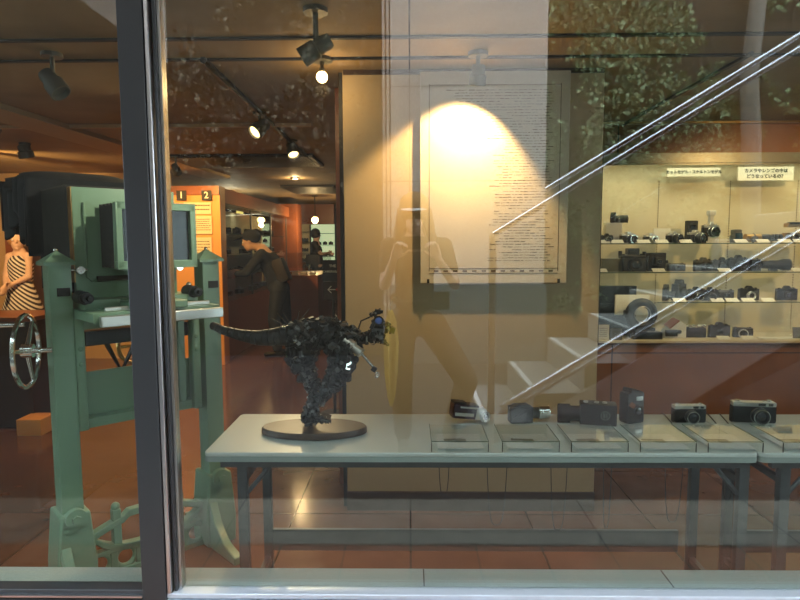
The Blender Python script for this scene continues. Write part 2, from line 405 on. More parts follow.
# ---------------------------------------------------------------- the street (seen mirrored in the glass)
b = MB(); b.box((-.2, -6, -.05), (24, 11.9, .1)); struct('street_ground', b, M['pave'])
b = MB(); b.box((-.2, -1.12, .004), (13, .50, .008)); struct('street_pavement', b, tilemat('pale_paving', (.36, .33, .27), (.12, .11, .1), .9, .5, rough=.85, mortar=.005, ns=9, var=.05))
b = MB(); b.box((-.2, -.48, .004), (13, .76, .008)); struct('street_paving_red', b, tilemat('brick_paving', (.46, .21, .13), (.2, .15, .11), .30, .30, rough=.85, mortar=.005, ns=5, var=.12))
colL = MR(391, 200, -5.2).x; colR = MR(545, 200, -5.2).x
b = MB(); b.box(((colL + colR) / 2, -5.45, 3.6), (colR - colL, .5, 7.2)); struct('wall_street_pier', b, M['stone'], bev=.01)
b = MB(); b.box(((colL + colR) / 2, -5.18, .46), (colR - colL + .04, .06, .92)); struct('shade_band_street_pier', b, mat('pier_shade_grey', (.16, .18, .18), .6, var=.25, scale=90), bev=.004)  # added dark band, shade put into its colour to dim the pier's lower reflection
b = MB(); b.box((colL - .03, -5.3, 3.6), (.03, .14, 7.2)); b.box((colL - .08, -5.34, 3.6), (.03, .1, 7.2)); struct('trim_10', b, M['stone'])
b = MB(); b.box((-.2, -5.95, 3.6), (24, .5, 7.2)); struct('wall_street', b, M['bankwall'])
# slab of the canopy that shows top left
b = MB()
sl0 = MR(72, -6, -4.2); sl1 = MR(124, 34, -4.2)
T = Matrix.Translation((0, -4.0, 0)) @ Matrix.Rotation(pi / 2, 4, 'X')
b.prism([(sl0.x, sl0.z), (sl1.x + .3, sl1.z - .2), (sl1.x + .3, sl1.z + 2), (sl0.x, sl0.z + 1.6)], .5, T); struct('wall_stair_upper', b, M['stone'])
# leaf cover
def ivy(name, n, regions, m, label, y0=-5.66, size=.075):
    bm = bmesh.new(); rnd = random.Random(3)
    shp = [(0, 0), (.35, .12), (.5, .45), (.22, .55), (0, 1), (-.22, .55), (-.5, .45), (-.35, .12)]
    cnt = 0
    while cnt < n:
        (x0, x1, z0, z1, dens) = rnd.choice(regions)
        x = rnd.uniform(x0, x1); z = rnd.uniform(z0, z1)
        v = noise.noise(Vector((x * 1.1, z * 1.1, 3.3))) + .5 * noise.noise(Vector((x * 3, z * 3, 9)))
        if v + dens < rnd.uniform(-.1, .35): continue
        cnt += 1
        s = size * rnd.uniform(.6, 1.4); dep = max(0, v) * .30 * rnd.random()
        mt = Matrix.Translation((x, y0 + .06 + dep, z)) @ Euler((rnd.uniform(.5, 1.9), rnd.uniform(-.5, .5), rnd.uniform(-.8, .8))).to_matrix().to_4x4() @ Matrix.Rotation(pi + rnd.uniform(-.8, .8), 4, 'Z')
        vs = [bm.verts.new(mt @ Vector((a * s, c * s, -.15 * s * abs(a)))) for a, c in shp]
        bm.faces.new(vs)
    me = bpy.data.meshes.new(name); bm.to_mesh(me); bm.free(); me.materials.append(m)
    o = bpy.data.objects.new(name, me); COL.objects.link(o)
    return tag(o, label, 'ivy', kind='stuff')
a0 = MR(545, 10, -5.6); a1 = MR(760, 10, -5.6); a2 = MR(600, 330, -5.6); a3 = MR(800, 200, -5.6)
ivy('ivy', 13500, [(colR + .12, 5.4, 2.2, 5.2, .25), (colR, 4.2, 2.2, 5.2, .3), (colR, 4.8, .6, 2.6, .0)], M['leaf'], 'green ivy climbing the stone wall to the right of the pale pier, reflected in the window glass', size=.056)
ivy('ivy', 3600, [(-3.6, -3.25, .05, 1.6, -.05), (-3.6, colL - .15, 1.6, 5, -.05), (-3.2, -1.0, 2.4, 4.4, .05)], M['dryleaf'], 'thin browned ivy on the wall to the left of the pale pier, reflected in the window glass', size=.055)
p = MR(752, 20, -5.5); q = MR(757, -60, -5.5)
b = MB(); b.tube([(p.x + .15, -5.5, .02), (p.x + .05, -5.5, 2.6), (p.x - .02, -5.48, 3.3), (p.x + .06, -5.5, 4.2), (p.x - .1, -5.5, 6)], [.12, .11, .10, .09, .07], 12)
tag(b.build('tree_trunk', mat('bark', (.24, .215, .18), .9, var=.3, bump=.6)), 'pale upright ivy trunk on the wall, reflected at the top right', 'trunk')
# staircase rising to the right of the picture
NF = -2.35; FF = -3.50; TX = .86; TZ = .354; RUN = .35; RISE = .212
b = MB()
poly = [(TX - RUN, 0), (TX - RUN, TZ - RISE)]
nst = 11
for i in range(nst):
    x = TX + RUN * (i - 1); z = TZ + RISE * (i - 1)
    poly += [(x, z), (x + RUN, z)]
xe = TX + RUN * (nst - 1); ze = TZ + RISE * (nst - 2)
poly = [(TX - RUN, 0)] + poly[2:]
poly += [(xe, ze - .62 - .2), (TX + .70, 0)]
b.prism(poly, abs(FF - NF), Matrix.Translation((0, NF, 0)) @ Matrix.Rotation(pi / 2, 4, 'X'))
st = struct('stair_flight', b, M['stair'], bev=.006)
b = MB(); x0_ = TX + .1; nzz = lambda x: TZ + .605 * (x - TX)
b.prism([(x0_, .02), (x0_ + .55, .02), (xe, nzz(xe) - .64), (xe, nzz(xe) - .19), (x0_, nzz(x0_) - .19)], .012, Matrix.Translation((0, NF + .013, 0)) @ Matrix.Rotation(pi / 2, 4, 'X')); b.build('stair_skirt', mat('pale_render', (.70, .66, .66), .7, var=.03), st)
b = MB()
for i in range(nst):
    x = TX + RUN * (i - 1); z = TZ + RISE * (i - 1)
    b.box((x + .03, (NF + FF) / 2, z + .002), (.035, abs(FF - NF) - .04, .006))
b.build('stair_nosing', M['white'], st)
def railz(x): return 1.455 + .605 * (x - .565)
rt = thing('stair_railing', 'double polished steel stair handrail with glass below, reflected across the window and the lit case', 'railing', (.565, NF + .03, 0))
X0, X1 = .565, 3.9
yb = NF + .03
b = MB(); b.cyl((X0, yb, railz(X0)), (X1, yb, railz(X1)), .021, seg=16); b.build('rail_bar', M['rail'], rt, world=True)
XA = P(545, 193, -NF).x
b = MB(); b.cyl((XA, yb - .02, railz(XA) + .085), (X1, yb - .02, railz(X1) + .085), .019, seg=16); b.build('rail_bar', M['rail'], rt, world=True)
def nz(x): return TZ + .605 * (x - TX) - .02
b = MB(); T = Matrix.Translation((0, yb + .03, 0)) @ Matrix.Rotation(pi / 2, 4, 'X')
b.cyl((X0 + .06, yb + .02, nz(X0 + .06) + .075), (X1, yb + .02, nz(X1) + .075), .020, seg=16); b.build('stringer_bar', M['rail'], rt, world=True)
b = MB(); b.cyl((X0 + .06, yb + .02, nz(X0 + .06) + .025), (X1, yb + .02, nz(X1) + .025), .018, seg=16); b.build('stringer_bar', M['rail'], rt, world=True)
b = MB(); b.box((X0 - .005, yb, railz(X0) / 2), (.045, .03, railz(X0))); b.build('newel_post', M['satin'], rt, world=True)
b = MB(); T = Matrix.Translation((0, yb + .005, 0)) @ Matrix.Rotation(pi / 2, 4, 'X')
b.prism([(X0 + .06, nz(X0) + .09), (X1, nz(X1) + .09), (X1, railz(X1) - .03), (X0 + .06, railz(X0) - .03)], .01, T); b.build('glass_panel', M['caseglass'], rt, world=True)
# ---------------------------------------------------------------- people
def human(name, label, J, group=None, skin='skin', top='darkcloth', legs='trousers', hands=None, shoes='black', vox=.010, short_sleeve=True, female=False, s=1.0):
    """J: joint positions in the world; body one continuous remeshed figure, clothes and hair as children"""
    V = {k: Vector(v) for k, v in J.items()}
    ft = (V['anL'] + V['anR']) / 2
    t = thing(name, label, 'person', (ft.x, ft.y, 0), group=group)
    b = MB()
    hd = V['head']; fw = V['face'].normalized(); up = V.get('up', Vector((0, 0, 1))).normalized(); sd = fw.cross(up).normalized()
    R = Matrix((sd, fw, up)).transposed().to_4x4()
    HT = Matrix.Translation(hd) @ R
    b.sph((0, -.01, .03), .088, (.88, 1.08, 1.12), T=HT); b.sph((0, .02, -.045), .062, (.92, 1.05, 1.1), T=HT)
    b.sph((0, .055, -.085), .026, T=HT)                                   # chin
    b.sph((0, .098, -.012), .012, (.9, 1.2, 1.6), T=HT); b.sph((0, .080, .018), .011, (.8, 1, 2), T=HT)  # nose
    b.sph((0, .084, -.052), .014, (1.7, .7, .6), T=HT)                    # mouth
    for q in (-1, 1):
        b.sph((q * .078, -.005, -.005), .02, (.45, .8, 1.5), T=HT); b.sph((q * .036, .074, .022), .020, (1.2, .6, .45), T=HT)
    b.cap(hd + up * -.05 - fw * .01, V['neck'], .050, .056)
    b.cap(V['neck'], V['chest'], .07, .11)
    for q in 'LR':
        b.cap(V['neck'] - Vector((0, 0, .03)), V['sh' + q], .05, .052); b.cap(V['sh' + q], V['chest'], .05, .09)
        b.cap(V['sh' + q], V['el' + q], .046, .036); b.cap(V['el' + q], V['wr' + q], .037, .024)
        b.cap(V['pelvis'], V['hip' + q], .10, .088); b.cap(V['hip' + q], V['kn' + q], .078, .052); b.cap(V['kn' + q], V['an' + q], .052, .036)
    b.cap(V['chest'], V['pelvis'], .115, .115)
    for q in 'LR':
        wr = V['wr' + q]; el = V['el' + q]
        ad = (wr - el).normalized()
        h = (hands or {}).get(q)
        gd = Vector(h[0]).normalized() if h else ad                      # finger direction
        pn = Vector(h[1]).normalized() if h else Vector((1, 0, 0)) if q == 'L' else Vector((-1, 0, 0))   # direction that fingers curl to
        pn = (pn - gd * pn.dot(gd)).normalized(); wd = gd.cross(pn).normalized()
        if h and len(h) > 2 and wd.dot(Vector(h[2])) < 0: wd = -wd        # thumb side
        pc = wr + gd * .045
        b.cap(wr, wr + gd * .02, .024, .026)
        for k in range(4):
            u = (k - 1.5) * -.019
            base = wr + gd * .082 + wd * u
            b.cap(wr + gd * .02 + wd * u * .6, base, .015, .0115, 8)
            L = (.036, .042, .039, .030)[k]
            c = h[3] if h and len(h) > 3 else .35
            p0 = base; a = 0
            for j in range(3):
                a += c
                p1 = p0 + (gd * cos(a) + pn * sin(a)) * L * (1, .72, .6)[j]
                b.cap(p0, p1, (.0105, .0095, .0088)[j], (.0095, .0088, .008)[j], 8); p0 = p1
        tb = wr + gd * .025 + wd * .022
        t1 = tb + (gd * .6 + wd * .7 + pn * .3).normalized() * .040; t2 = t1 + (gd * .8 + wd * .1 + pn * .5).normalized() * .030
        b.cap(tb, t1, .014, .011, 8); b.cap(t1, t2, .0105, .009, 8)
    body = remesh(b, 'body', M[skin], t, vox, 2, world=True)
    # clothes
    b = MB()
    b.cap(V['neck'] - Vector((0, 0, .055)), V['chest'], .075, .128)
    b.cap(V['chest'], V['pelvis'] + Vector((0, 0, .03)), .132, .126)
    for q in 'LR':
        b.cap(V['neck'] - Vector((0, 0, .05)), V['sh' + q], .062, .064); b.cap(V['sh' + q], V['chest'], .062, .105)
        e = V['sh' + q].lerp(V['el' + q], .62 if short_sleeve else 1)
        b.cap(V['sh' + q], e, .062, .053)
        if not short_sleeve: b.cap(V['el' + q], V['el' + q].lerp(V['wr' + q], .93), .052, .036)
    remesh(b, 'shirt', M[top], t, .012, 3, world=True)
    b = MB()
    b.cap(V['pelvis'] + Vector((0, 0, .06)), V['pelvis'], .122, .13)
    for q in 'LR':
        b.cap(V['pelvis'], V['hip' + q], .125, .108); b.cap(V['hip' + q], V['kn' + q], .103, .078); b.cap(V['kn' + q], V['kn' + q].lerp(V['an' + q], .93), .078, .062)
    remesh(b, 'trousers', M[legs], t, .014, 3, world=True)
    for q in 'LR':
        an = V['an' + q]; d = V.get('toe' + q, fw); d = Vector((d.x, d.y, 0)).normalized()
        b = MB(); g = Vector((an.x, an.y, 0))
        b.cap(g - d * .05 + Vector((0, 0, .038)), g + d * .14 + Vector((0, 0, .032)), .037, .032); b.cap(g + Vector((0, 0, .04)), an, .038, .045)
        remesh(b, 'shoe', M[shoes], t, .010, 2, world=True)
    for q in (-1, 1):
        b = MB(); b.sph((q * .035, .077, .008), .0125, T=HT); b.build('eye', M['white'], t, world=True)
    return t, HT, V
# photographer behind the camera
cx = CAMLOC.x; y0 = CAMLOC.y
ph, HT, V = human('person', 'photographer in a cap and dark top holding up a phone, reflected in the glass',
    dict(head=(.03, y0 - .34, 1.575), face=(-.03, 1, -.15), neck=(.03, y0 - .37, 1.43), chest=(.03, y0 - .38, 1.24), pelvis=(.03, y0 - .36, .92),
         shL=(.225, y0 - .37, 1.375), shR=(-.14, y0 - .37, 1.375), elL=(.29, y0 - .25, 1.13), elR=(-.165, y0 - .25, 1.13),
         wrL=(.175, y0 - .07, 1.30), wrR=(-.10, y0 - .07, 1.30), hipL=(.14, y0 - .36, .86), hipR=(-.06, y0 - .36, .86),
         knL=(.37, y0 - .26, .50), knR=(-.06, y0 - .33, .47), anL=(.27, y0 - .40, .09), anR=(-.05, y0 - .38, .09)),
    hands=dict(L=((-.35, .0, .9), (-.5, .75, 0), (0, -1, .2), .75), R=((.35, .0, .9), (.5, .75, 0), (0, -1, .2), .75)), vox=.007)
b = MB(); b.sph((0, -.012, .045), .100, (.92, 1.1, 1.0), T=HT)
for q in (-1, 1): b.tube([HT @ Vector(v) for v in ((q * .085, -.02, .05), (q * .098, -.02, -.06), (q * .115, -.01, -.16), (q * .135, .02, -.25), (q * .165, .03, -.30))], [.028, .034, .034, .026, .008], 10)
b.tube([HT @ Vector(v) for v in ((0, -.06, .06), (0, -.10, -.06), (0, -.12, -.2), (0, -.13, -.3))], [.08, .085, .08, .03], 12)
remesh(b, 'hair', M['hair'], ph, .01, 2, world=True)
b = MB(); b.sph((0, -.008, .072), .108, (.92, 1.08, .82), T=HT); b.build('cap_crown', M['cap'], ph, world=True)
b = MB(); b.sph((0, .115, .055), .075, (1.15, .9, .10), T=HT); b.build('cap_brim', M['white'], ph, world=True)
b = MB()
for q in (-1, 1): b.box((q * .037, .098, .010), (.062, .012, .036), bev=.005, T=HT)
b.box((0, .104, .018), (.02, .006, .008), T=HT); b.build('sunglasses', M['black'], ph, world=True)
b = MB(); b.torus((.03, y0 - .36, 1.02), .138, .016, seg=40); b.build('belt', M['black'], ph, world=True)
b = MB(); b.box((.20, y0 - .24, 1.03), (.11, .07, .12), bev=.02); b.build('hip_bag', M['black'], ph, world=True)
b = MB(); b.box((.030, y0 - .022, 1.40), (.160, .008, .078), bev=.003)
tag(b.build('phone', M['black']), 'phone held sideways in both hands of the reflected photographer', 'phone')
t = thing('umbrella', 'closed yellow umbrella hanging upright beside the reflected photographer', 'umbrella', (-.125, y0 - .20, .34))
b = MB()
b.lathe([(.006, 0), (.02, .06), (.036, .22), (.042, .42), (.030, .56), (.012, .63)], seg=14)
for v in b.bm.verts:
    a = math.atan2(v.co.y, v.co.x); f = 1 + .25 * cos(a * 7); v.co.x *= f; v.co.y *= f
b.build('canopy', M['yellow'], t)
b = MB(); b.cyl((0, 0, -.05), (0, 0, .7), .004); b.build('shaft', M['chrome'], t)
b = MB(); b.torus((.028, 0, .70), .028, .008, rotm(pi / 2), arc=.55); b.build('handle', M['darkwood'], t)
# ---------------------------------------------------------------- process camera on green posts
A = PZ(57, 300, CAMLOC.z)  # dummy
lp = P(56, 258, .50); rp = P(206, 258, .93)
lx, ly = lp.x, .50; rx_, ry = rp.x, .93
Lm = math.hypot(rx_ - lx, ry - ly); phi = math.atan2(ry - ly, rx_ - lx)
pc = thing('process_camera', 'large green enamelled process camera slung between two capped posts, with black bellows', 'camera', (lx, ly, 0), phi)
H0 = P(57, 262, .5).z
def post(x):
    b = MB(); w = .08
    b.box((x, 0, (H0 + .05) / 2), (w, .09, H0 - .05), bev=.006)
    o = b.build('post', M['green'], pc)
    b = MB(); T = Matrix.Translation((x, 0, H0)) @ Matrix.Rotation(pi / 4, 4, 'Z')
    b.lathe([(.082, -.012), (.082, 0), (.0, .045)], T, seg=4); b.build('post_cap', M['green'], o, smooth=10)
    b = MB(); b.sph((x, 0, H0 + .046), .008); b.build('finial', M['chrome'], o)
    b = MB(); b.box((x + .008, -.047, H0 - .115), (.045, .01, .032)); b.build('recess_plate', M['ink'], o)
    b = MB(); b.cyl((x, -.055, .32), (x, -.085, .32), .04, seg=24); b.cyl((x, -.085, .32), (x, -.1, .32), .018, seg=6); b.build('boss', M['green'], o)
    b = MB()
    prof = [(-.07, 0), (.07, 0), (.075, .12), (.055, .34), (-.055, .34), (-.075, .12)]
    b.prism(prof, .15, Matrix.Translation((x, .075, 0)) @ Matrix.Rotation(pi / 2, 4, 'X')); b.build('foot', M['green'], o, bev=.008)
    for sgn in (-1, 1):
        b = MB(); pr = [(.06, 0), (.30, 0), (.30, .035), (.20, .06), (.12, .13), (.06, .24)]
        T = Matrix.Translation((x - .02, 0, 0)) @ Matrix.Rotation(sgn * pi / 2, 4, 'Z') @ Matrix.Rotation(pi / 2, 4, 'X')
        b.prism(pr, .04, T); b.build('foot_arm', M['green'], o, bev=.006)
    return o
post(0); post(Lm)
# cast plate between the feet
b = MB()
TT = Matrix.Translation((0, .02, 0)) @ Matrix.Rotation(pi / 2, 4, 'X')
def strip(top, bot, th=.04):
    poly = top + bot[::-1]; b.prism(poly, th, TT)
n = 24
up = [(.05 + (Lm - .1) * i / n, .235 + .0 * i) for i in range(n + 1)]
def ucurve(u):
    a = abs(u - .5) * 2
    if a < .45: return .245
    return .245 - (a - .45) * .22 if a < .6 else .212 - (a - .6) * .12
top = []; bot = []
for i in range(n + 1):
    u = i / n; x = .05 + (Lm - .1) * u
    z = .27 - .07 * abs(2 * u - 1) ** 1.5
    if .30 < u < .70: z = .27
    top.append((x, z)); bot.append((x, z - .03))
strip(top, bot)
top = []; bot = []
for i in range(n + 1):
    u = i / n; x = .05 + (Lm - .1) * u; a = abs(2 * u - 1)
    z = .135 + .10 * a ** 4 - .015 * (1 - a)
    top.append((x, z)); bot.append((x, z - .03))
strip(top, bot)
for i in range(5):       # pierced lower web: rings
    x = .10 + (Lm - .2) * i / 4
    b.torus((x, 0, .065), .042, .012, rotm(pi / 2), seg=24)
b.box((Lm / 2, 0, .012), (Lm - .1, .04, .024)); b.box((Lm / 2, 0, .112), (Lm - .1, .04, .02))
for u in (.28, .72): b.box((Lm * u, 0, .20), (.035, .035, .17)); b.sph((Lm * u, 0, .295), .018)
for i in range(4): b.box((.155 + (Lm - .2) * i / 4, 0, .065), (.03, .03, .1))
b.build('cast_brace', M['green'], pc, bev=.004)
# lower frame
b = MB(); z0, z1 = .66, 1.11; xa, xb = .055, Lm - .085
b.box((xa, -.03, (z0 + z1) / 2), (.035, .05, z1 - z0), bev=.003); b.box((xb, -.03, (z0 + z1) / 2), (.035, .05, z1 - z0), bev=.003)
b.box((Lm / 2, 0, z0 + .02), (xb - xa, .06, .04)); b.box((Lm / 2, 0, z1 - .03), (xb - xa, .06, .04))
b.box((Lm - .14, 0, .88), (.03, .05, .4)); b.build('lower_frame', M['green'], pc, bev=.003)
b = MB(); b.box((Lm / 2, .03, .78), (xb - xa, .01, .20)); b.build('lower_panel', M['green'], pc)
for z in (.93, .99):
    for x in (xa, xb): b = MB(); b.sph((x, -.058, z), .010, (1, .5, 1)); b.build('bolt', M['green'], pc)
b = MB(); b.box((Lm / 2, .02, 1.02), (xb - xa - .04, .05, .06)); b.build('cross_bar', M['blackmetal'], pc)
b = MB()
wT = Matrix.Translation((Lm * .62, .25, .93))
b.torus((0, 0, 0), .085, .010, rotm(pi / 2), T=wT); b.cyl((-.08, 0, 0), (.08, 0, 0), .008, T=wT); b.cyl((0, 0, -.08), (0, 0, .08), .008, T=wT)
b.build('hand_gear', M['brass'], pc)
b = MB(); b.tube([(.2, .12, .99), (.27, .14, .84), (.34, .12, .99)], .012); b.build('strut', M['blackmetal'], pc)
# bed and rails
b = MB(); b.box((Lm / 2 - .02, -.10, 1.13), (Lm - .12, .36, .035), bev=.004); b.box((Lm / 2 - .02, -.02, 1.165), (Lm - .16, .20, .04), bev=.004); b.build('bed', M['green'], pc)
b = MB(); b.box((Lm / 2 - .01, -.295, 1.118), (Lm - .14, .03, .040)); b.box((Lm / 2, -.22, 1.155), (Lm - .2, .02, .016)); b.build('bed_rail', M['satin'], pc, bev=.003)
for x in (.06, Lm - .12):
    b = MB(); b.cyl((x, -.13, 1.195), (x, -.17, 1.195), .020, seg=20); b.cyl((x, -.17, 1.195), (x, -.185, 1.195), .009)
    b.cyl((x, -.05, 1.195), (x, -.13, 1.195), .026, seg=14); b.build('gear', M['blackmetal'], pc, bev=.002)
# main board
zt = P(80, 187, .55).z; b0, b1 = .06, Lm - .15
b = MB(); b.box(((b0 + b1) / 2, -.01, (1.18 + zt) / 2), (b1 - b0, .03, zt - 1.18), bev=.004)
fb = b.build('front_board', M['green'], pc)
b = MB(); b.tube([(b0 + .04, -.03, zt - .06), (b0 + .04, -.032, 1.27), (b0 + .055, -.032, 1.255), (b1 - .02, -.032, 1.255)], .005, 8); b.build('pipe', M['green'], fb)
b = MB(); b.box((b0 + .002, .0, (1.25 + zt) / 2), (.012, .045, zt - 1.25)); b.build('edge_strip', M['brass'], fb)
for x, z in ((b0 + .01, 1.30), (b1 + .0, 1.30)):
    b = MB(); b.cyl((x, -.02, z), (x, -.050, z), .010, seg=16); b.cyl((x, -.050, z), (x, -.062, z), .015, seg=12); b.cyl((x - .03, -.035, z), (x + .03, -.035, z), .005); b.build('clamp_knob', M['chrome'], fb)
b = MB(); b.sph((b1 + .05, -.03, 1.22), .012); b.cyl((b1 + .05, -.03, 1.17), (b1 + .05, -.03, 1.22), .006)
b.build('lever', M['chrome'], pc)
b = MB(); b.box((b0 + .14, -.03, 1.46), (.018, .012, .05)); b.cyl((b0 + .14, -.03, 1.46), (b0 + .14, -.05, 1.46), .006); b.build('latch', M['green'], fb)
# rear bellows
b = MB(); rb = 26
for i in range(rb):
    y = .02 + .40 * i / (rb - 1); h = .20 if i % 2 else .225
    if i:
        pass
rings = []
for i in range(rb):
    y = .02 + .42 * i / (rb - 1); h = .215 if i % 2 else .185
    rings.append([b.bm.verts.new(((b0 + b1) / 2 + sx * h, y, 1.42 + sz * h)) for sx, sz in ((-1, -1), (1, -1), (1, 1), (-1, 1))])
for Aa, Bb in zip(rings, rings[1:]):
    for j in range(4): b.bm.faces.new((Aa[j], Aa[(j + 1) % 4], Bb[(j + 1) % 4], Bb[j]))
b.build('bellows', M['bellows'], pc, smooth=0)
# front bellows and frame
fc = P(156, 234, .36); inv = loc_m(pc).inverted(); fl = inv @ fc
fy = -.27; fx = min([i * .005 for i in range(140)], key=lambda q: abs(proj(loc_m(pc) @ Vector((q, fy, 1.42)))[0] - 156)); fz = P(156, 235, .38).z
b = MB(); rings = []; rb = 12
for i in range(rb):
    k = i / (rb - 1); y = -.02 + (fy + .035) * k; h = (.125 if i % 2 else .105)
    rings.append([b.bm.verts.new((fx + sx * h * 1.05, y, fz + sz * h)) for sx, sz in ((-1, -1), (1, -1), (1, 1), (-1, 1))])
for Aa, Bb in zip(rings, rings[1:]):
    for j in range(4): b.bm.faces.new((Aa[j], Aa[(j + 1) % 4], Bb[(j + 1) % 4], Bb[j]))
b.build('bellows', M['bellows'], pc, smooth=0)
b = MB(); w, h = .150, .122
b.box((fx, fy, fz + h - .013), (2 * w, .04, .026)); b.box((fx, fy, fz - h + .013), (2 * w, .04, .026)); b.box((fx - w + .010, fy, fz), (.020, .04, 2 * h)); b.box((fx + w - .010, fy, fz), (.020, .04, 2 * h))
ff = b.build('front_frame', M['green'], pc, bev=.003)
b = MB(); b.box((fx, fy + .005, fz), (2 * w - .03, .01, 2 * h - .04)); b.build('ground_glass', M['navy'], ff)
b = MB(); b.box((fx, fy + .02, fz - h - .06), (.10, .05, .15)); b.box((fx, fy + .05, 1.165), (.2, .18, .03)); b.build('front_standard', M['green'], pc, bev=.004)
b = MB(); b.box((fx, -.035, fz - .17), (.30, .01, .02)); b.build('slot', M['ink'], fb)
# hand wheel on the outer side
b = MB(); hw = inv @ P(25, 347, .48); T = Matrix.Translation((-.125, -.03, hw.z)) @ Matrix.Rotation(-.28, 4, 'Z') @ Matrix.Rotation(pi / 2, 4, 'Y') @ Matrix.Rotation(.25, 4, 'X')
b.torus((0, 0, 0), .135, .009, T=T, seg=40)
for k in range(3):
    a = 2 * pi * k / 3 + .4; b.cyl((0, 0, 0), (.132 * cos(a), .132 * sin(a), 0), .009, .007, T=T)
b.cyl((0, 0, -.02), (0, 0, .09), .010, T=T); b.cyl((0, 0, -.015), (0, 0, .025), .026, T=T)
b.cyl((-.1, 0, 0), (-.1, 0, -.13), .010, .010, T=T)
b.build('hand_wheel', M['chrome'], pc)
# focusing cloth over the rear
b = MB()
cxm = (b0 + b1) / 2 - .02
ztc = P(40, 170, 1.2).z - .02
def drape(u, v):
    # u along depth (local y) .30 -> 1.0, v across over the top
    y = .40 + .49 * u
    per = v * 2 - 1
    hw_ = .235; top = ztc - .055 + .035 * sin(u * 8 - 1.2) + .03 * u
    drop = .19 + .035 * sin(u * 9 + 1) + .025 * cos(u * 23) + (.10 if per < 0 else 0) * max(0, 1 - abs(u - .25) * 4)
    s_ = per * (hw_ + drop)
    if abs(s_) <= hw_:
        x = s_; z = top - .02 * (s_ / hw_) ** 4
    else:
        sg = 1 if s_ > 0 else -1; e = abs(s_) - hw_
        x = sg * (hw_ + .015 * sin(u * 30 + e * 8) + .04 * e); z = top - .02 - e
    return Vector((cxm + x, y, z))
b.grid(drape, 40, 48)
# end flap
def flap(u, v):
    x = (u * 2 - 1) * .25; z = ztc - .04 - v * (.24 + .02 * sin(u * 9))
    return Vector((cxm + x, .90 + .03 * sin(u * 14) * v, z))
b.grid(flap, 30, 20)
def flap2(u, v):
    x = (u * 2 - 1) * .25; z = ztc - .06 - v * (.34)
    return Vector((cxm + x, .395 + .015 * sin(u * 14) * v, z))
b.grid(flap2, 30, 14)
o = b.build('focusing_cloth', M['cloth'], None, smooth=80)
sm = o.modifiers.new('t', 'SOLIDIFY'); sm.thickness = .006
o.location = pc.location; o.rotation_euler = pc.rotation_euler
tag(o, 'black cloth draped over the rear of the green process camera', 'cloth')
b = MB(); b.box((cxm, .65, ztc - .165), (.43, .44, .18)); b.build('rear_box', M['blackmetal'], pc, bev=.01)
b = MB()
sp = inv @ P(62, 400, 1.2)
b.box((sp.x, sp.y, (ztc - .3) / 2), (.05, .05, ztc - .3)); b.box(((cxm + sp.x) / 2, sp.y, ztc - .33), (abs(cxm - sp.x) + .1, .05, .04)); b.build('rear_support', M['green'], pc)

# ---------------------------------------------------------------- folding tables
TZ0 = .70
fy_ = PZ(400, 453, TZ0).y; by_ = PZ(400, 414, TZ0).y
xl = PZ(203, 453, TZ0).x; xr_ = PZ(762, 455, TZ0).x
TW = xr_ - xl; TD = by_ - fy_
tb = thing('folding_table', 'long folding table with a pale top carrying the dinosaur sculpture and most of the cameras', 'table', (xl, fy_, 0))
def rrect(w, d, r, n=6):
    pts = []
    for cx_, cy_, a0 in ((w - r, r, -pi / 2), (w - r, d - r, 0), (r, d - r, pi / 2), (r, r, pi)):
        for i in range(n + 1):
            a = a0 + pi / 2 * i / n; pts.append((cx_ + r * cos(a), cy_ + r * sin(a)))
    return pts
b = MB(); b.prism(rrect(TW, TD, .02), .014, Matrix.Translation((0, 0, TZ0 - .014))); b.build('tabletop', M['table'], tb, bev=.003)
b = MB(); b.prism(rrect(TW, TD, .02), .018, Matrix.Translation((0, 0, TZ0 - .032))); b.build('edge_band', M['tableedge'], tb)
b = MB(); b.box((TW / 2, .03, TZ0 - .045), (TW - .1, .02, .026)); b.box((TW / 2, TD - .03, TZ0 - .045), (TW - .1, .02, .026)); b.build('underframe', M['tableleg'], tb)
b = MB()
for y, z in ((.10, TZ0 - .075), (.24, TZ0 - .075), (.34, TZ0 - .085)): b.cyl((.10, y, z), (TW - .10, y, z), .007)
for x in (.10, TW - .10): b.box((x, .21, TZ0 - .07), (.012, .3, .012)); b.cyl((x, .1, TZ0 - .075), (x + (.06 if x < 1 else -.06), .06, TZ0 - .04), .006)
b.build('shelf_rack', M['shelfbar'], tb)
def leg(x, y):
    b = MB(); b.box((x, y, (TZ0 - .05) / 2), (.034, .03, TZ0 - .05), bev=.004); o = b.build('leg', M['tableleg'], tb)
    b = MB(); b.box((x, y, .008), (.042, .04, .016)); b.build('foot', M['black'], o)
for x in (.115, TW - .02):
    for y in (.06, TD - .06): leg(x, y)
for x, s_ in ((.115, 1), (TW - .02, -1)):
    for y in (.06, TD - .06): b = MB(); b.cyl((x, y, TZ0 - .18), (x + s_ * .11, y, TZ0 - .05), .008); b.build('brace', M['tableleg'], tb)
    for z in (TZ0 - .12, .12): b = MB(); b.box((x, TD / 2, z), (.02, TD - .12, .02)); b.build('cross_rail', M['tableleg'], tb)
sz1 = P(400, 529, by_ - .06).z; sz0 = P(400, 550, by_ - .06).z
b = MB(); b.box((TW / 2 + .02, TD - .06, (sz0 + sz1) / 2), (TW - .19, .018, sz1 - sz0)); b.build('stretcher_board', M['tableleg'], tb, bev=.002)
tb2 = dup(tb, (xl + TW + .004, fy_, 0), 0, 'second folding table, cut off by the right edge of the picture')
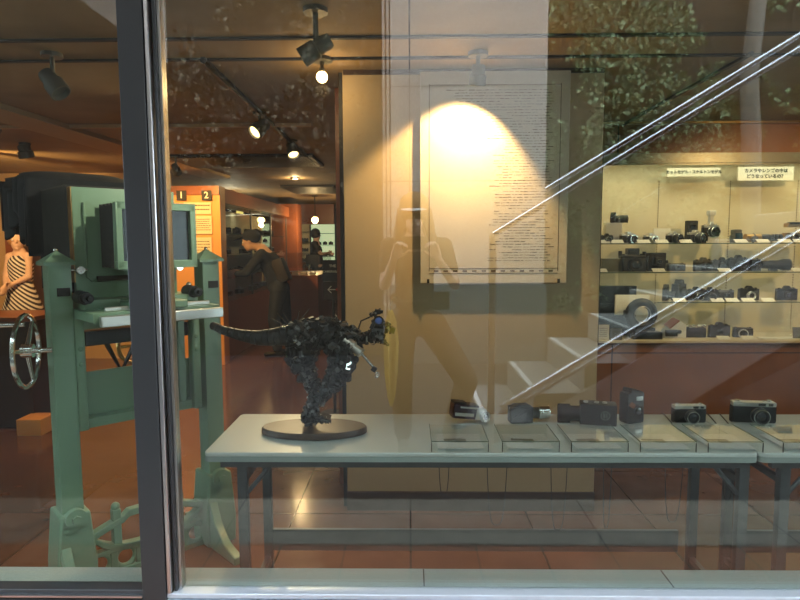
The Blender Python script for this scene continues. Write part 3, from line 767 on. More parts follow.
# ---------------------------------------------------------------- camera kit
def add_lens(parent, T, r, l, m='black', ring='chrome', glass='lens'):
    """T: matrix, lens axis along local +z"""
    b = MB(); b.lathe([(r * .85, 0), (r * .9, l * .2), (r, l * .25), (r, l * .6), (r * .94, l * .65), (r * .98, l), (r * .78, l), (r * .7, l * .88), (0, l * .86)], T, 28)
    o = b.build('lens', M[m], parent)
    b = MB(); b.sph((0, 0, l * .80), r * .66, (1, 1, .3), T=T, seg=20); b.build('lens_glass', M[glass], o)
    if ring:
        b = MB(); b.torus((0, 0, l * .99), r * .90, r * .07, T=T, seg=28, ms=6); b.torus((0, 0, l * .3), r * 1.0, r * .05, T=T, seg=28, ms=6); b.build('lens_ring', M[ring], o)
    return o
FW = Matrix.Rotation(pi / 2, 4, 'X')    # local +z -> -y
def camera_body(label, loc, rz=0, w=.14, h=.085, d=.036, top='satin', body='leather', prism=True, lr=.030, ll=.045, lx=0, lens='black', ring='chrome', window=False, grip=False, flash=False, winder=False, glass='lens', group=None, kind='camera', cat='camera', hot=None):
    t = thing(kind, label, cat, loc, rz, group)
    if w > .16 and loc[1] > 2: w *= .92
    b = MB(); b.box((0, 0, h * .40), (w, d, h * .80), bev=min(d, h) * .18); b.build('body', M[body], t)
    b = MB(); b.box((0, 0, h * .88), (w * .985, d * .96, h * .20), bev=d * .1); tp = b.build('top_plate', M[top], t)
    b = MB(); b.box((0, 0, .004), (w * .985, d * .97, .007)); b.build('base_plate', M[top], t)
    for dx, dh, dr in ((.36, 1.07, .055), (-.36, 1.05, .065), (.24, 1.04, .03)):
        b = MB(); b.cyl((w * dx, 0, h * .97), (w * dx, 0, h * dh), w * dr, seg=18); b.build('dial', M['chrome' if top in ('satin', 'chrome') else 'blackmetal'], t)
    if prism:
        b = MB(); pw = w * .17
        b.prism([(-pw, 0), (pw, 0), (pw * .9, h * .12), (pw * .45, h * .30), (-pw * .45, h * .30), (-pw * .9, h * .12)], d * 1.05, Matrix.Translation((0, d * .5, h * .93)) @ FW)
        b.build('prism', M[top], t, bev=.002)
    if window:
        b = MB(); b.box((w * .16, -d * .5, h * .88), (w * .16, .003, h * .12)); b.box((w * .36, -d * .5, h * .88), (w * .10, .003, h * .12)); b.build('viewfinder_window', M['lens'], t)
    if grip:
        b = MB(); b.box((-w * .42, -d * .55, h * .42), (w * .16, d * .6, h * .8), bev=d * .15); b.build('grip', M['black'], t)
    if flash:
        b = MB(); b.box((0, 0, h * 1.45), (w * .22, d * .8, h * .75), bev=.003); b.box((0, -.004, h * 2.0), (w * .42, d * 1.1, h * .42), bev=.004); f = b.build('flash', M[hot or 'white'], t)
        b = MB(); b.box((0, -d * .56, h * 2.0), (w * .34, .004, h * .28)); b.build('flash_window', M['satin'], f)
    if winder:
        b = MB(); b.box((0, 0, -.0 + h * .02), (w, d, h * .1)); b.build('winder', M['black'], t)
    if ll > 0: add_lens(t, Matrix.Translation((lx, -d * .5, h * .42)) @ FW, lr, ll, lens, ring, glass)
    return t
# ---------------------------------------------------------------- cameras on the folding tables
cyT = PZ(500, 424.5, TZ0).y + .03
def TP(px, dy=0): q = P(px, 424, cyT + dy); return Vector((q.x, cyT + dy, TZ0 + .0005))
def wid(px, y): return px / F * (y - CAMLOC.y)
# 1 compact camcorder, purple and silver
t = thing('video_camera', 'dark purple and silver compact camcorder at the left of the camera row', 'camera', TP(468), .25)
T = Matrix.Translation((0, 0, .006)) @ rotm(0, .14, 0)
b = MB(); b.box((-.022, 0, .040), (.105, .06, .058), bev=.012, T=T); b.build('body', M['purple'], t)
b = MB(); b.box((-.03, -.031, .030), (.075, .004, .012), T=T); b.box((-.0, -.03, .058), (.1, .006, .006), T=T); b.build('side_trim', M['satin'], t)
b = MB(); b.box((.038, -.002, .034), (.045, .058, .045), bev=.008, T=T); b.build('front_shell', M['satin'], t)
add_lens(t, Matrix.Translation((.052, -.018, .026)) @ rotm(pi / 2, 0, .5), .022, .024, 'satin', 'chrome')
b = MB(); b.box((-.05, 0, .072), (.05, .045, .008), bev=.002, T=T); b.build('battery', M['blackmetal'], t)
# 2 black box with silver barrel
t = thing('camera', 'small black box camera with a silver barrel pointing right', 'camera', TP(525), .12)
b = MB(); b.box((-.02, 0, .034), (.088, .05, .062), bev=.004); b.build('body', M['leather'], t)
b = MB(); b.prism([(-.06, .062), (.02, .062), (.008, .074), (-.046, .074)], .03, Matrix.Translation((0, .015, 0)) @ FW); b.build('finder_hood', M['blackmetal'], t)
b = MB(); b.box((-.02, -.027, .040), (.08, .003, .004), rotm(0, -.5, 0)); b.build('strap', M['black'], t)
b = MB(); b.cyl((.024, 0, .036), (.050, 0, .036), .022, seg=24); b.build('barrel', M['smoke'], t)
b = MB(); b.cyl((.050, 0, .038), (.090, 0, .038), .028, seg=28); b.torus((.09, 0, .038), .026, .003, rotm(0, pi / 2), seg=28); b.torus((.062, 0, .038), .028, .002, rotm(0, pi / 2), seg=28); b.build('lens', M['chrome'], t)
# 3 big black movie camera facing left
t = thing('movie_camera', 'boxy black camera lying with its large lens pointing left with a round crest', 'camera', TP(588, -.01), -.22)
b = MB(); b.box((.035, 0, .042), (.135, .07, .080), bev=.004); b.build('body', M['black'], t)
b = MB(); b.cyl((-.03, 0, .036), (-.07, 0, .034), .030, seg=24); b.cyl((-.068, 0, .034), (-.112, 0, .033), .037, seg=28); b.torus((-.112, 0, .033), .033, .004, rotm(0, pi / 2)); o = b.build('lens', M['leather'], t)
b = MB(); b.sph((-.108, 0, .033), .027, (.3, 1, 1)); b.build('lens_glass', M['lens'], o)
b = MB(); b.torus((.060, -.0365, .042), .016, .0018, rotm(pi / 2)); b.box((.056, -.0365, .042), (.008, .002, .018)); b.box((.066, -.0365, .042), (.004, .002, .018)); b.build('crest', M['smoke'], t)
for x in (-.01, .03, .06): b = MB(); b.cyl((x, .0, .08), (x, 0, .087), .009, seg=14); b.build('dial', M['satin'], t)
# 4 tall black
t = thing('camera', 'tall upright black camera standing on end with a small silver window', 'camera', TP(631), .35)
b = MB(); b.box((0, 0, .062), (.078, .055, .122), bev=.013); b.build('body', M['black'], t)
b = MB(); b.box((.004, .0, .122), (.06, .052, .02), rotm(0, .25, 0), bev=.006); b.build('top_hood', M['leather'], t)
b = MB(); b.box((.012, -.029, .100), (.030, .004, .016), bev=.002); b.build('viewfinder_window', M['satin'], t)
b = MB(); b.box((-.020, -.029, .076), (.024, .004, .018), rotm(0, .6, 0)); b.build('sensor_window', M['redwood'], t)
add_lens(t, Matrix.Translation((.008, -.027, .052)) @ FW, .022, .006, 'leather', None)
# 5, 6 rangefinders
camera_body('small black and chrome rangefinder camera, narrower of the two rangefinders in the row', TP(688), .0, w=.122, h=.072, d=.034, prism=False, window=True, lr=.025, ll=.028)
camera_body('large black and chrome rangefinder camera at the right end of the row', TP(752), -.12, w=.158, h=.085, d=.038, prism=False, window=True, lr=.031, ll=.038, lx=.012)
# acrylic trays with caption cards
trx = [(431, 489, 'under the purple and silver camcorder'), (502, 560, 'in front of the box camera with the silver barrel'), (571, 629, 'in front of the camera with the round crest'), (640, 697, 'between the tall black camera and the small rangefinder'), (708, 764, 'in front of the large rangefinder'), (783, 842, 'on the second table at the right edge')]
yf = fy_ + .008; yb_ = PZ(500, 426, TZ0 + .03).y
for k, (a, c, w_) in enumerate(trx):
    x0 = P(a, 445, yf).x; x1 = P(c, 445, yf).x; w = x1 - x0; d = yb_ - yf
    t = thing('display_tray', 'low clear acrylic display box ' + w_, 'display box', (x0, yf, TZ0 + .0008))
    b = MB()
    th = .003
    b.box((w / 2, d / 2, .034), (w, d, th)); b.box((w / 2, th / 2, .017), (w, th, .031)); b.box((w / 2, d - th / 2, .017), (w, th, .031))
    b.build('box', M['acrylic'], t)
    for x in (.002, w - .002):
        b = MB(); b.box((x, .001, .016), (.0025, .0025, .032)); b.build('corner_edge', M['ink'], t)
    b = MB()
    for x in (0.001, w - .001): b.box((x, d / 2, .0362), (.002, d, .002))
    b.box((w / 2, 0, .0362), (w, .002, .002)); b.build('edge', M['edgeglass'], t)
    b = MB(); b.box((w / 2 + .004, d / 2, .0050), (w * .80, d * .80, .003)); cdk = b.build('caption_card', M['white'], t)
    b = MB(); zz = .0072
    rnd = random.Random(k)
    b.box((w * .42, d * .55, zz), (w * .34, d * .10, .001), rotm(0, 0, rnd.uniform(-.1, .1))); b.box((w * .55, d * .5, zz), (w * .2, d * .18, .001))
    b.build('printed_picture', M['smoke'], cdk)
# security cords under the table
for k, (xa_, xb2, yb2, w_) in enumerate(((438, 450, 495, 'below the purple camcorder'), (486, 508, 525, 'below the gap beside the box camera'), (550, 568, 530, 'below the camera with the silver barrel'), (603, 612, 528, 'below the camera with the crest'), (664, 684, 522, 'below the small rangefinder'), (722, 735, 500, 'between the table legs'), (775, 786, 530, 'at the right edge, under the second table'))):
    yc = by_ - .10; zt_ = TZ0 - .05
    xa2 = P(xa_, 470, yc).x; xb3 = P(xb2, 470, yc).x; zb = P(xa_, yb2, yc).z
    pts = []
    for i in range(25):
        u = i / 24 * 2 - 1; pts.append(((xa2 + xb3) / 2 + (xb3 - xa2) / 2 * (abs(u) ** .6) * (1 if u > 0 else -1), yc, zb + (zt_ - zb) * abs(u) ** 3 * .5 + (zt_ - zb) * .5 * u * u))
    b = MB(); b.tube(pts, .0016, 6)
    tag(b.build('security_cord', M['black']), 'thin black looped cord hanging ' + w_, 'cord')
for px_ in (672, 716, 728):
    a = PZ(px_ - 9, 414, TZ0); c = PZ(px_, 424, TZ0)
    b = MB(); b.tube([(a.x, a.y, TZ0 + .003), ((a.x + c.x) / 2, (a.y + c.y) / 2, TZ0 + .004), (c.x, c.y, TZ0 + .003)], .0022, 6)
    tag(b.build('power_cord', M['black']), {672: 'short black cord lying on the table left of the small rangefinder', 716: 'short black cord lying on the table just right of the small rangefinder', 728: 'short black cord lying on the table left of the large rangefinder'}[px_], 'cord')

# ---------------------------------------------------------------- dinosaur built from camera parts
bc = PZ(314, 427, TZ0 + .025); yD = bc.y + .01
bw = wid(54, yD); 
t = thing('oval_plinth', 'black oval wooden plinth on the table under the dinosaur sculpture', 'plinth', (bc.x, yD, TZ0 + .0008))
b = MB(); pr = [(.93, 0), (1.0, .004), (1.0, .020), (.97, .026), (0, .026)]
for pz in (1,): b.lathe([(r * bw, z) for r, z in pr], Matrix.Diagonal((1, .52, 1, 1)), 64)
b.build('base', M['darkwood'], t)
ZP = TZ0 + .0275
dn = thing('dinosaur_sculpture', 'dinosaur sculpture assembled from black camera parts, striding to the right on an oval plinth', 'sculpture', (bc.x, yD, ZP))
rnd = random.Random(11)
def D(px, py, dy=0): return P(px, py, yD + dy)
bits = [M['black'], M['blackmetal'], M['blackmetal'], M['leather'], M['smoke']]
def gadget(b, p, s):
    k = rnd.random(); R = Euler((rnd.uniform(0, 6), rnd.uniform(0, 6), rnd.uniform(0, 6))).to_matrix().to_4x4()
    b.use(rnd.choice(bits) if rnd.random() > .045 else M['chrome'])
    if k < .45: b.box(p, (s * rnd.uniform(.6, 1.5), s * rnd.uniform(.5, 1.2), s * rnd.uniform(.4, 1)), R)
    elif k < .8:
        d = R.to_3x3() @ Vector((0, 0, s * .5)); b.cyl(p - d, p + d, s * rnd.uniform(.3, .6), seg=12)
    else: b.torus(p, s * .55, s * .13, R, seg=14, ms=5)
def limb(b, pts, rs, dens=1.0, core=True):
    pts = [Vector(p) for p in pts]
    for (p, r), (q, r2) in zip(zip(pts, rs), list(zip(pts, rs))[1:]):
        L = (q - p).length; n = max(2, int(L / .0055 * dens))
        if core: b.use(M['black']); b.cyl(p, q, r * .72, r2 * .72, 10)
        for i in range(n):
            u = rnd.random(); rr = r + (r2 - r) * u; a = rnd.uniform(0, 2 * pi)
            d = (q - p).normalized(); o1 = d.orthogonal(); o2 = d.cross(o1)
            gadget(b, p.lerp(q, u) + (o1 * cos(a) + o2 * sin(a)) * rr * .75, max(.006, rr * .55))
def finish(b, n_): return b.build(n_, None, dn, world=True, smooth=30)
b = MB(); 
tl = [(214, 326), (222, 330), (240, 335), (258, 338), (276, 337), (295, 334)]; tr = [.014, .016, .021, .028, .034, .040]
for i in range(len(tl) - 1):
    p = D(*tl[i]); q = D(*tl[i + 1])
    for j in range(3):
        a = p.lerp(q, j / 3); c = p.lerp(q, (j + .82) / 3); r = tr[i] + (tr[i + 1] - tr[i]) * j / 3
        b.use(M['black'] if j % 2 else M['blackmetal']); b.cyl(a, c, r, r * 1.04, 18); b.use(M['blackmetal'] if j == 1 else M['black']); b.torus(c, r * .98, .0022, along(p, q)[0].to_3x3().to_4x4(), seg=18, ms=5)
b.use(M['leather']); b.sph(D(213, 326), .015, (.8, 1, 1))
finish(b, 'tail')
b = MB(); limb(b, [D(290, 336), D(310, 335), D(330, 332), D(346, 335)], [.038, .046, .047, .032], 5); limb(b, [D(306, 327), D(326, 323), D(342, 327)], [.014, .022, .016], 4)
b.use(M['black']); b.sph(D(324, 331), .045, (1.3, .8, .8)); finish(b, 'torso')
b = MB(); limb(b, [D(346, 332), D(356, 339), D(368, 340), D(376, 333)], [.032, .026, .022, .022], 3); b.use(M['satin']); b.torus(D(367, 339), .017, .003, rotm(0, pi / 2), seg=20); finish(b, 'neck')
b = MB(); limb(b, [D(372, 329), D(384, 330)], [.034, .030], 5); limb(b, [D(384, 326), D(392, 330)], [.018, .013], 3); limb(b, [D(370, 316), D(381, 311)], [.008, .010], 3); b.use(M['black']); b.box(D(379, 311), (.03, .025, .010), rotm(0, .2, 0))
b.tube([D(358, 330), D(361, 321), D(370, 317)], .003); hd_ = finish(b, 'head')
b = MB(); b.cyl(D(378, 321, -.02), D(378.5, 321, -.055), .018, seg=24); b.torus(D(378.5, 321, -.055), .016, .003, rotm(pi / 2), seg=24); e = b.build('eye', M['blackmetal'], dn, world=True)
b = MB(); b.sph(D(378.5, 321, -.052), .0145, (1, .5, 1)); b.build('eye_lens', M['bluelens'], e, world=True)
b = MB(); b.box(D(392.5, 330), (.020, .03, .022), rotm(0, .3, 0), bev=.004); b.build('snout', mat('olive_plastic', (.16, .15, .03), .3), dn, world=True)
b = MB(); limb(b, [D(374, 339), D(383, 341), D(389, 345)], [.009, .009, .005], 3); finish(b, 'lower_jaw')
def legd(pts, rs, nm, dy):
    b = MB(); limb(b, [D(*p, dy) for p in pts], rs, 4.0); return finish(b, nm)
legd([(306, 338), (301, 356), (306, 374), (316, 392)], [.050, .046, .034, .020], 'leg', .03)
legd([(316, 392), (311, 408), (309, 422)], [.020, .018, .020], 'leg', .02)
legd([(336, 338), (343, 356), (338, 378), (322, 394)], [.044, .042, .036, .026], 'leg', -.03)
legd([(322, 394), (312, 408), (310, 422)], [.026, .026, .028], 'leg', -.02)
b = MB(); limb(b, [D(305, 422, -.02), D(322, 419, -.035), D(331, 421, -.04)], [.016, .013, .006], 3); b.use(M['blackmetal']); b.box(D(326, 417, -.03), (.035, .03, .008), rotm(.4, .3, 0)); finish(b, 'foot')
b = MB(); p = D(345, 340, -.04); q = D(361, 353, -.06); b.cyl(p, p.lerp(q, .55), .020, .017, 20); b.cyl(p.lerp(q, .5), q, .014, .016, 20); b.torus(p.lerp(q, .5), .018, .003, along(p, q)[0].to_3x3().to_4x4(), seg=20); b.torus(q, .015, .003, along(p, q)[0].to_3x3().to_4x4(), seg=20); ar = b.build('arm', M['satin'], dn, world=True)
b = MB(); b.use(M['blackmetal']); b.cyl(q, D(375, 369, -.07), .005, seg=10); b.box(D(374, 369, -.07), (.018, .012, .018), rotm(0, .6, 0))
b.use(M['chrome'])
for k in range(4): b.torus(D(377, 375, -.07), .012, .0008, rotm(rnd.uniform(-.7, .7), pi / 2 + rnd.uniform(-.7, .7), 0), seg=18, ms=5)
finish(b, 'claw')
b = MB()
for p0, p1 in (((290, 327), (277, 313)), ((292, 327), (283, 312)), ((294, 328), (309, 309)), ((291, 328), (271, 318)), ((296, 327), (299, 312)), ((288, 329), (280, 322))): b.cyl(D(*p0), D(*p1), .0012, .0008, 6)
b.build('spine_wire', M['chrome'], dn, world=True)
b = MB()
for i in range(6): b.use(rnd.choice([M['chrome'], M['satin'], M['blackmetal']])); b.box(D(284 + i * 3.3, 328 - rnd.random() * 2, -.02), (.012, .012, .006), Euler((rnd.random(), rnd.random(), rnd.random())).to_matrix().to_4x4())
b.use(M['smoke']); b.tube([D(341, 352, -.05), D(350, 356, -.05), D(351, 364, -.05), D(345, 370, -.04)], .0018); finish(b, 'trim_piece')

# ---------------------------------------------------------------- wall panel with the chronology
q0 = P(420, 72, 1.22); q1 = P(566, 283, 1.22)
pw, phh = q1.x - q0.x, q0.z - q1.z
t = thing('wall_panel', 'large framed text panel on the sand-coloured wall under a spotlight', 'wall panel', ((q0.x + q1.x) / 2, 1.222, q1.z))
b = MB(); b.box((0, 0, phh / 2), (pw, .02, phh)); b.build('board', mat('tan_board', (.56, .49, .36), .7, var=.04), t, bev=.002)
b = MB()
for x in (-pw / 2 + .045, pw / 2 - .045): b.box((x, -.0108, phh / 2), (.0025, .001, phh - .12))
for z in (.05, .075, phh - .065): b.box((0, -.0108, z), (pw - .09, .001, .0025))
rnd = random.Random(5)
rows = 62
for i in range(rows):
    z = phh - .09 - i * (phh - .19) / rows
    xs = -pw / 2 + .10 + .36 * (pw) * min(1, (i / 18) ** .8) + rnd.uniform(-.03, .03) + (.02 if i % 7 == 0 else 0)
    if rnd.random() < .35: xs += .05
    x = xs; end = pw / 2 - .09 - rnd.uniform(0, .03)
    while x < end:
        L = rnd.uniform(.004, .03); b.box((x + L / 2, -.0106, z + rnd.uniform(-.0008, .0008)), (L, .0008, rnd.choice((.0014, .0022, .003)))); x += L + rnd.uniform(.001, .008)
        if rnd.random() < .05 and i > 2: x += rnd.uniform(.02, .08)
for i in range(13):
    x = -pw / 2 + .08 + i * (pw - .16) / 12; b.box((x, -.0106, .062), (.022, .0008, .007 if i % 3 else .010))
b.build('printed_text', M['fadeink'], t)
for x in (-pw / 2 + .04, pw / 2 - .04): b = MB(); b.box((x, -.013, .012), (.012, .01, .02)); b.build('clip', M['ink'], t)
# ---------------------------------------------------------------- lit display case in the right wall
b = MB(); CD = .42
b.box(((cx0 + cx1) / 2, CY + CD + .01, (cz0 + cz1) / 2), (cx1 - cx0, .02, cz1 - cz0)); b.box((cx0 - .005, CY + CD / 2 + .05, (cz0 + cz1) / 2), (.01, CD, cz1 - cz0)); b.box((cx1 + .005, CY + CD / 2 + .05, (cz0 + cz1) / 2), (.01, CD, cz1 - cz0))
b.box(((cx0 + cx1) / 2, CY + CD / 2 + .02, cz1 - .008), (cx1 - cx0, CD, .015))
dc = thing('display_case', 'lit glass-fronted display case of cameras set into the brown panelled wall', 'display case', ((cx0 + cx1) / 2, CY, cz0))
b.build('case_shell', M['casewall'], dc, world=True)
b = MB(); b.box(((cx0 + cx1) / 2, CY + CD / 2 + .01, cz0 + .008), (cx1 - cx0, CD, .015)); b.build('base_shelf', M['casewall'], dc, world=True)
zh = P(700, 165, CY).z
b = MB(); b.box(((cx0 + cx1) / 2, CY - .004, (cz1 + zh) / 2), (cx1 - cx0, .02, cz1 - zh)); b.box(((cx0 + cx1) / 2, CY - .018, zh + .018), (cx1 - cx0, .02, .01)); b.build('header', M['caseframe'], dc, world=True)
b = MB(); b.box(((cx0 + cx1) / 2, CY - .006, cz0 - .005), (cx1 - cx0, .03, .012)); b.box((cx0 - .004, CY - .006, (cz0 + cz1) / 2), (.014, .02, cz1 - cz0)); b.build('frame', M['darkwood'], dc, world=True)
b = MB(); b.box(((cx0 + cx1) / 2, CY + .012, (cz0 + zh) / 2), (cx1 - cx0, .005, zh - cz0)); b.build('glass_door', M['caseglass'], dc, world=True)
b = MB(); b.cyl((cx0 + .05, CY + .05, cz1 - .035), (cx1 - .05, CY + .05, cz1 - .035), .010); b.build('led_tube', M['tube'], dc, world=True)
light('case_and_fill_light', 'AREA', ((cx0 + cx1) / 2, CY + .14, cz1 - .03), 6.5, (1, .87, .60), ((cx0 + cx1) / 2, CY + .20, cz0), size=cx1 - cx0 - .1, sy=.12)
light('case_and_fill_light', 'AREA', ((cx0 + cx1) / 2, CY + .07, P(700, 274, CY + .04).z - .012), 1.6, (1, .87, .60), ((cx0 + cx1) / 2, CY + .20, cz0), size=cx1 - cx0 - .1, sy=.03)  # added fill light under the second shelf, brightens the lower shelves
for pxx in (657, 728, 795):
    b = MB(); xx = P(pxx, 240, CY + CD).x
    for i in range(58):
        z = cz0 + .05 + i * .0205
        if z < cz1 - .05: b.box((xx, CY + CD - .001, z), (.007, .004, .010))
    b.build('slotted_strip', M['fadeink'], dc, world=True)
SY = CY + .17
shz = {1: P(700, 243, CY + .04).z, 2: P(700, 272, CY + .04).z, 3: P(700, 302, CY + .04).z, 0: cz0 + .0165}
for k, xs in ((1, cx0 + .004), (2, cx0 + .004), (3, P(654, 300, CY + .1).x)):
    b = MB(); b.box(((xs + cx1) / 2, CY + .20, shz[k] - .004), (cx1 - xs - .004, .32, .006)); sh = b.build('glass_shelf', M['caseglass'], dc, world=True)
    b = MB(); b.box(((xs + cx1) / 2, CY + .0395, shz[k] - .004), (cx1 - xs - .004, .002, .007)); b.build('shelf_edge', M['edgeglass'], sh, world=True)
def CP(px, k, dy=0): return Vector((P(px, 260, SY + dy).x, SY + dy, shz[k] + .0005))
PPM = F / (SY - CAMLOC.y)
def cw(p): return p / PPM
LC = lambda *a, **k: camera_body(*a, **k)
tops = {}
LC('camera with a long lens and finder on a white stand, top shelf far left', CP(612, 1, .05) + Vector((0, 0, .155)), 1.15, w=.10, h=.065, lr=.03, ll=.09, prism=True, top='black', ring='chrome')
b = MB(); b.box((CP(614, 1).x, SY + .05, shz[1] + .0775), (.12, .07, .155), bev=.002); tag(b.build('riser_block', M['white']), 'white display stand under the long-lens camera on the top shelf', 'stand')
LC('dark camera cut off by the left frame of the case, top shelf', CP(606, 1, -.06), 0, w=.09, h=.06, lr=.022, ll=.04, top='black')
LC('silver single-lens reflex camera, second along the top shelf', CP(627, 1, -.03), .3, w=.125, h=.07, lr=.033, ll=.06)
LC('smaller silver camera between two reflex cameras on the top shelf', CP(649, 1, -.02), .25, w=.10, h=.062, lr=.028, ll=.05, lens='satin')
LC('silver reflex camera with a wide chrome lens rim in front of the white card', CP(672, 1, -.03), .35, w=.11, h=.072, lr=.038, ll=.06)
b = MB(); b.box((CP(667, 1).x, SY + .10, shz[1] + .055), (cw(17), .012, cw(15)), rotm(-.15, 0, 0)); tag(b.build('blank_card', M['paper']), 'blank white card standing at the back of the top shelf', 'card')
b = MB(); t = thing('folding_camera', 'upright dark box camera at the back of the top shelf', 'camera', CP(690, 1, .08) ); b.box((0, 0, .085), (.075, .06, .17), bev=.004); b.build('body', M['leather'], t); b = MB(); b.box((0, -.032, .12), (.04, .006, .03)); b.build('viewfinder_window', M['lens'], t)
LC('silver reflex camera with a big round lens right of the upright dark box', CP(694, 1, -.05), .35, w=.125, h=.078, lr=.040, ll=.07)
t = LC('silver camera topped by a tall finder and flash, tallest on the top shelf', CP(709, 1, .03) + Vector((0, 0, .045)), .15, w=.13, h=.09, lr=.040, ll=.05, flash=True)
b = MB(); b.box((CP(710, 1).x, SY + .02, shz[1] + .0225), (cw(13), .08, .045), bev=.002); tag(b.build('riser_block', M['white']), 'low white stand under the camera with the tall flash', 'stand')
t = thing('cutaway_lens', 'stubby blue-fronted cutaway lens on the top shelf below the right sign', 'lens', CP(735, 1)); b = MB(); b.lathe([(.042, 0), (.045, .02), (.045, .055), (.038, .06), (.038, .095), (.03, .1), (0, .1)], Matrix.Translation((0, 0, 0))); b.build('barrel', M['smoke'], t); b = MB(); b.box((0, -.04, .045), (.05, .012, .055), bev=.005); b.build('cut_window', mat('dark_blue', (.04, .09, .16), .2), t)
t = thing('cutaway_lens', 'long brown and silver cutaway lens lying along the top shelf', 'lens', CP(756, 1)); b = MB(); b.cyl((-.09, 0, .035), (.02, 0, .035), .032, seg=20); b.build('barrel', M['brass'], t); b = MB(); b.cyl((.02, 0, .035), (.09, 0, .035), .028, seg=20); b.torus((-.03, 0, .035), .032, .004, rotm(0, pi / 2)); b.build('focus_ring', M['black'], t); b = MB(); b.cyl((-.04, -.02, .028), (-.04, -.05, .028), .022); b.build('mount', M['smoke'], t)
t = thing('cutaway_lens', 'short black and chrome cutaway lens with three glass elements, top shelf', 'lens', CP(775, 1)); b = MB(); b.box((0, 0, .006), (.09, .06, .012)); b.build('stand', M['cream'], t); b = MB()
for i in range(3): b.cyl((-.03 + i * .028, 0, .038), (-.018 + i * .028, 0, .038), .026, seg=20)
b.build('element', M['blackmetal'], t)
t = thing('cutaway_camera', 'brown two-tier cutaway camera at the right end of the top shelf', 'camera', CP(792, 1)); b = MB(); b.box((0, 0, .07), (.13, .07, .006)); b.box((0, 0, .13), (.12, .06, .03), bev=.003); b.box((0, .02, .035), (.13, .04, .07)); b.build('body', M['brass'], t); b = MB(); b.box((0, -.02, .145), (.1, .05, .014)); b.build('top_plate', M['black'], t); add_lens(t, Matrix.Translation((-.01, -.02, .04)) @ FW, .032, .04, 'smoke')
# second shelf
b = MB(); b.box((CP(610, 2).x, SY, shz[2] + .05), (cw(20), .12, .10), bev=.003); tag(b.build('camera_box', mat('olive_box', (.15, .15, .09), .3)), 'olive-grey box at the left end of the second shelf', 'box')
t = LC('large black medium format camera with side handles, second shelf', CP(632, 2, -.02), 0, w=cw(26), h=.125, d=.09, lr=.05, ll=.05, top='black', body='black', ring=None, prism=False, grip=True)
b = MB(); b.box((0, 0, .150), (.085, .07, .05), bev=.006); b.build('waist_finder', M['black'], t); b = MB(); b.cyl((-.09, 0, .12), (-.09, 0, .155), .014); b.build('knob', M['blackmetal'], t); b = MB(); b.cyl((.09, 0, .12), (.09, 0, .15), .014); b.build('knob', M['blackmetal'], t); b = MB(); b.box((.106, 0, .07), (.014, .05, .10), bev=.004); b.build('handle', M['blackmetal'], t)
t = thing('folding_camera', 'square black folding camera with a hooded lens, second shelf', 'camera', CP(657, 2)); b = MB(); b.box((0, .02, .07), (cw(17), .06, .14), bev=.004); b.build('body', M['leather'], t); b = MB(); b.box((-.005, -.03, .075), (.06, .06, .06), rotm(0, .1, 0), bev=.003); b.build('bellows', M['bellows'], t); add_lens(t, Matrix.Translation((-.005, -.06, .075)) @ FW, .018, .012)
b = MB(); b.cyl((.06, 0, .07), (.08, -.01, .075), .012); b.build('knob', M['blackmetal'], t)
LC('slim grey-topped camera in a clear box, left of the two on the second shelf', CP(676, 2), 0, w=cw(17), h=.06, d=.05, prism=False, top='smoke', lr=.016, ll=.01, body='blackmetal')
LC('black camera beside the slim grey one, its lens half turned, second shelf', CP(703, 2), .2, w=cw(21), h=.085, lr=.03, ll=.05, top='smoke', ring=None)
LC('black reflex camera right of the card on the second shelf', CP(722, 2, .02), -.2, w=cw(17), h=.085, lr=.032, ll=.05, top='black', ring=None)
LC('black reflex camera with a motor grip, second shelf centre', CP(738, 2, -.02), .1, w=cw(19), h=.10, lr=.034, ll=.06, top='black', ring=None, grip=True)
LC('rounded black compact camera just right of the motor-grip camera', CP(754, 2), .4, w=cw(13), h=.09, d=.05, lr=.028, ll=.02, top='black', body='black', prism=False, ring=None)
t = thing('telephoto_lens', 'long dark telephoto lens lying along the second shelf', 'lens', CP(776, 2)); b = MB(); b.lathe([(.028, 0), (.030, .05), (.034, .06), (.034, .13), (.044, .16), (.044, .20)], Matrix.Translation((-.11, 0, .046)) @ rotm(0, pi / 2)); b.build('barrel', M['blackmetal'], t); b = MB(); b.torus((.093, -.006, .046), .040, .005, rotm(0, pi / 2)); b.build('front_ring', M['smoke'], t); b = MB(); b.box((-.02, 0, .008), (.05, .04, .016)); b.build('foot', M['black'], t)
# third shelf
LC('narrow black camera seen end-on at the left of the third shelf', CP(667, 3), 1.0, w=.10, h=.10, lr=.03, ll=.05, top='black', ring=None)
LC('black reflex camera tilted with its hood up, third shelf', CP(680, 3), .6, w=.11, h=.13, d=.06, lr=.036, ll=.05, top='black', ring=None)
LC('black reflex camera left of the blue rail reflection on the third shelf', CP(697, 3), .1, w=cw(17), h=.085, lr=.032, ll=.05, top='black')
LC('black reflex camera second from the blue rail reflection on the third shelf', CP(711, 3, -.03), -.15, w=cw(15), h=.085, lr=.03, ll=.06, top='black')
LC('flat black camera behind the first card pair of the third shelf', CP(727, 3), 0, w=cw(15), h=.08, lr=.026, ll=.02, top='smoke', prism=False, window=True)
LC('black camera with a bright lens mount ring, third shelf', CP(750, 3), .1, w=cw(22), h=.09, lr=.032, ll=.03, top='black', ring='chrome', lens='satin')
LC('dark blue-grey camera near the right end of the third shelf', CP(788, 3), 0, w=cw(20), h=.09, lr=.03, ll=.02, top='navy', body='navy', ring=None)
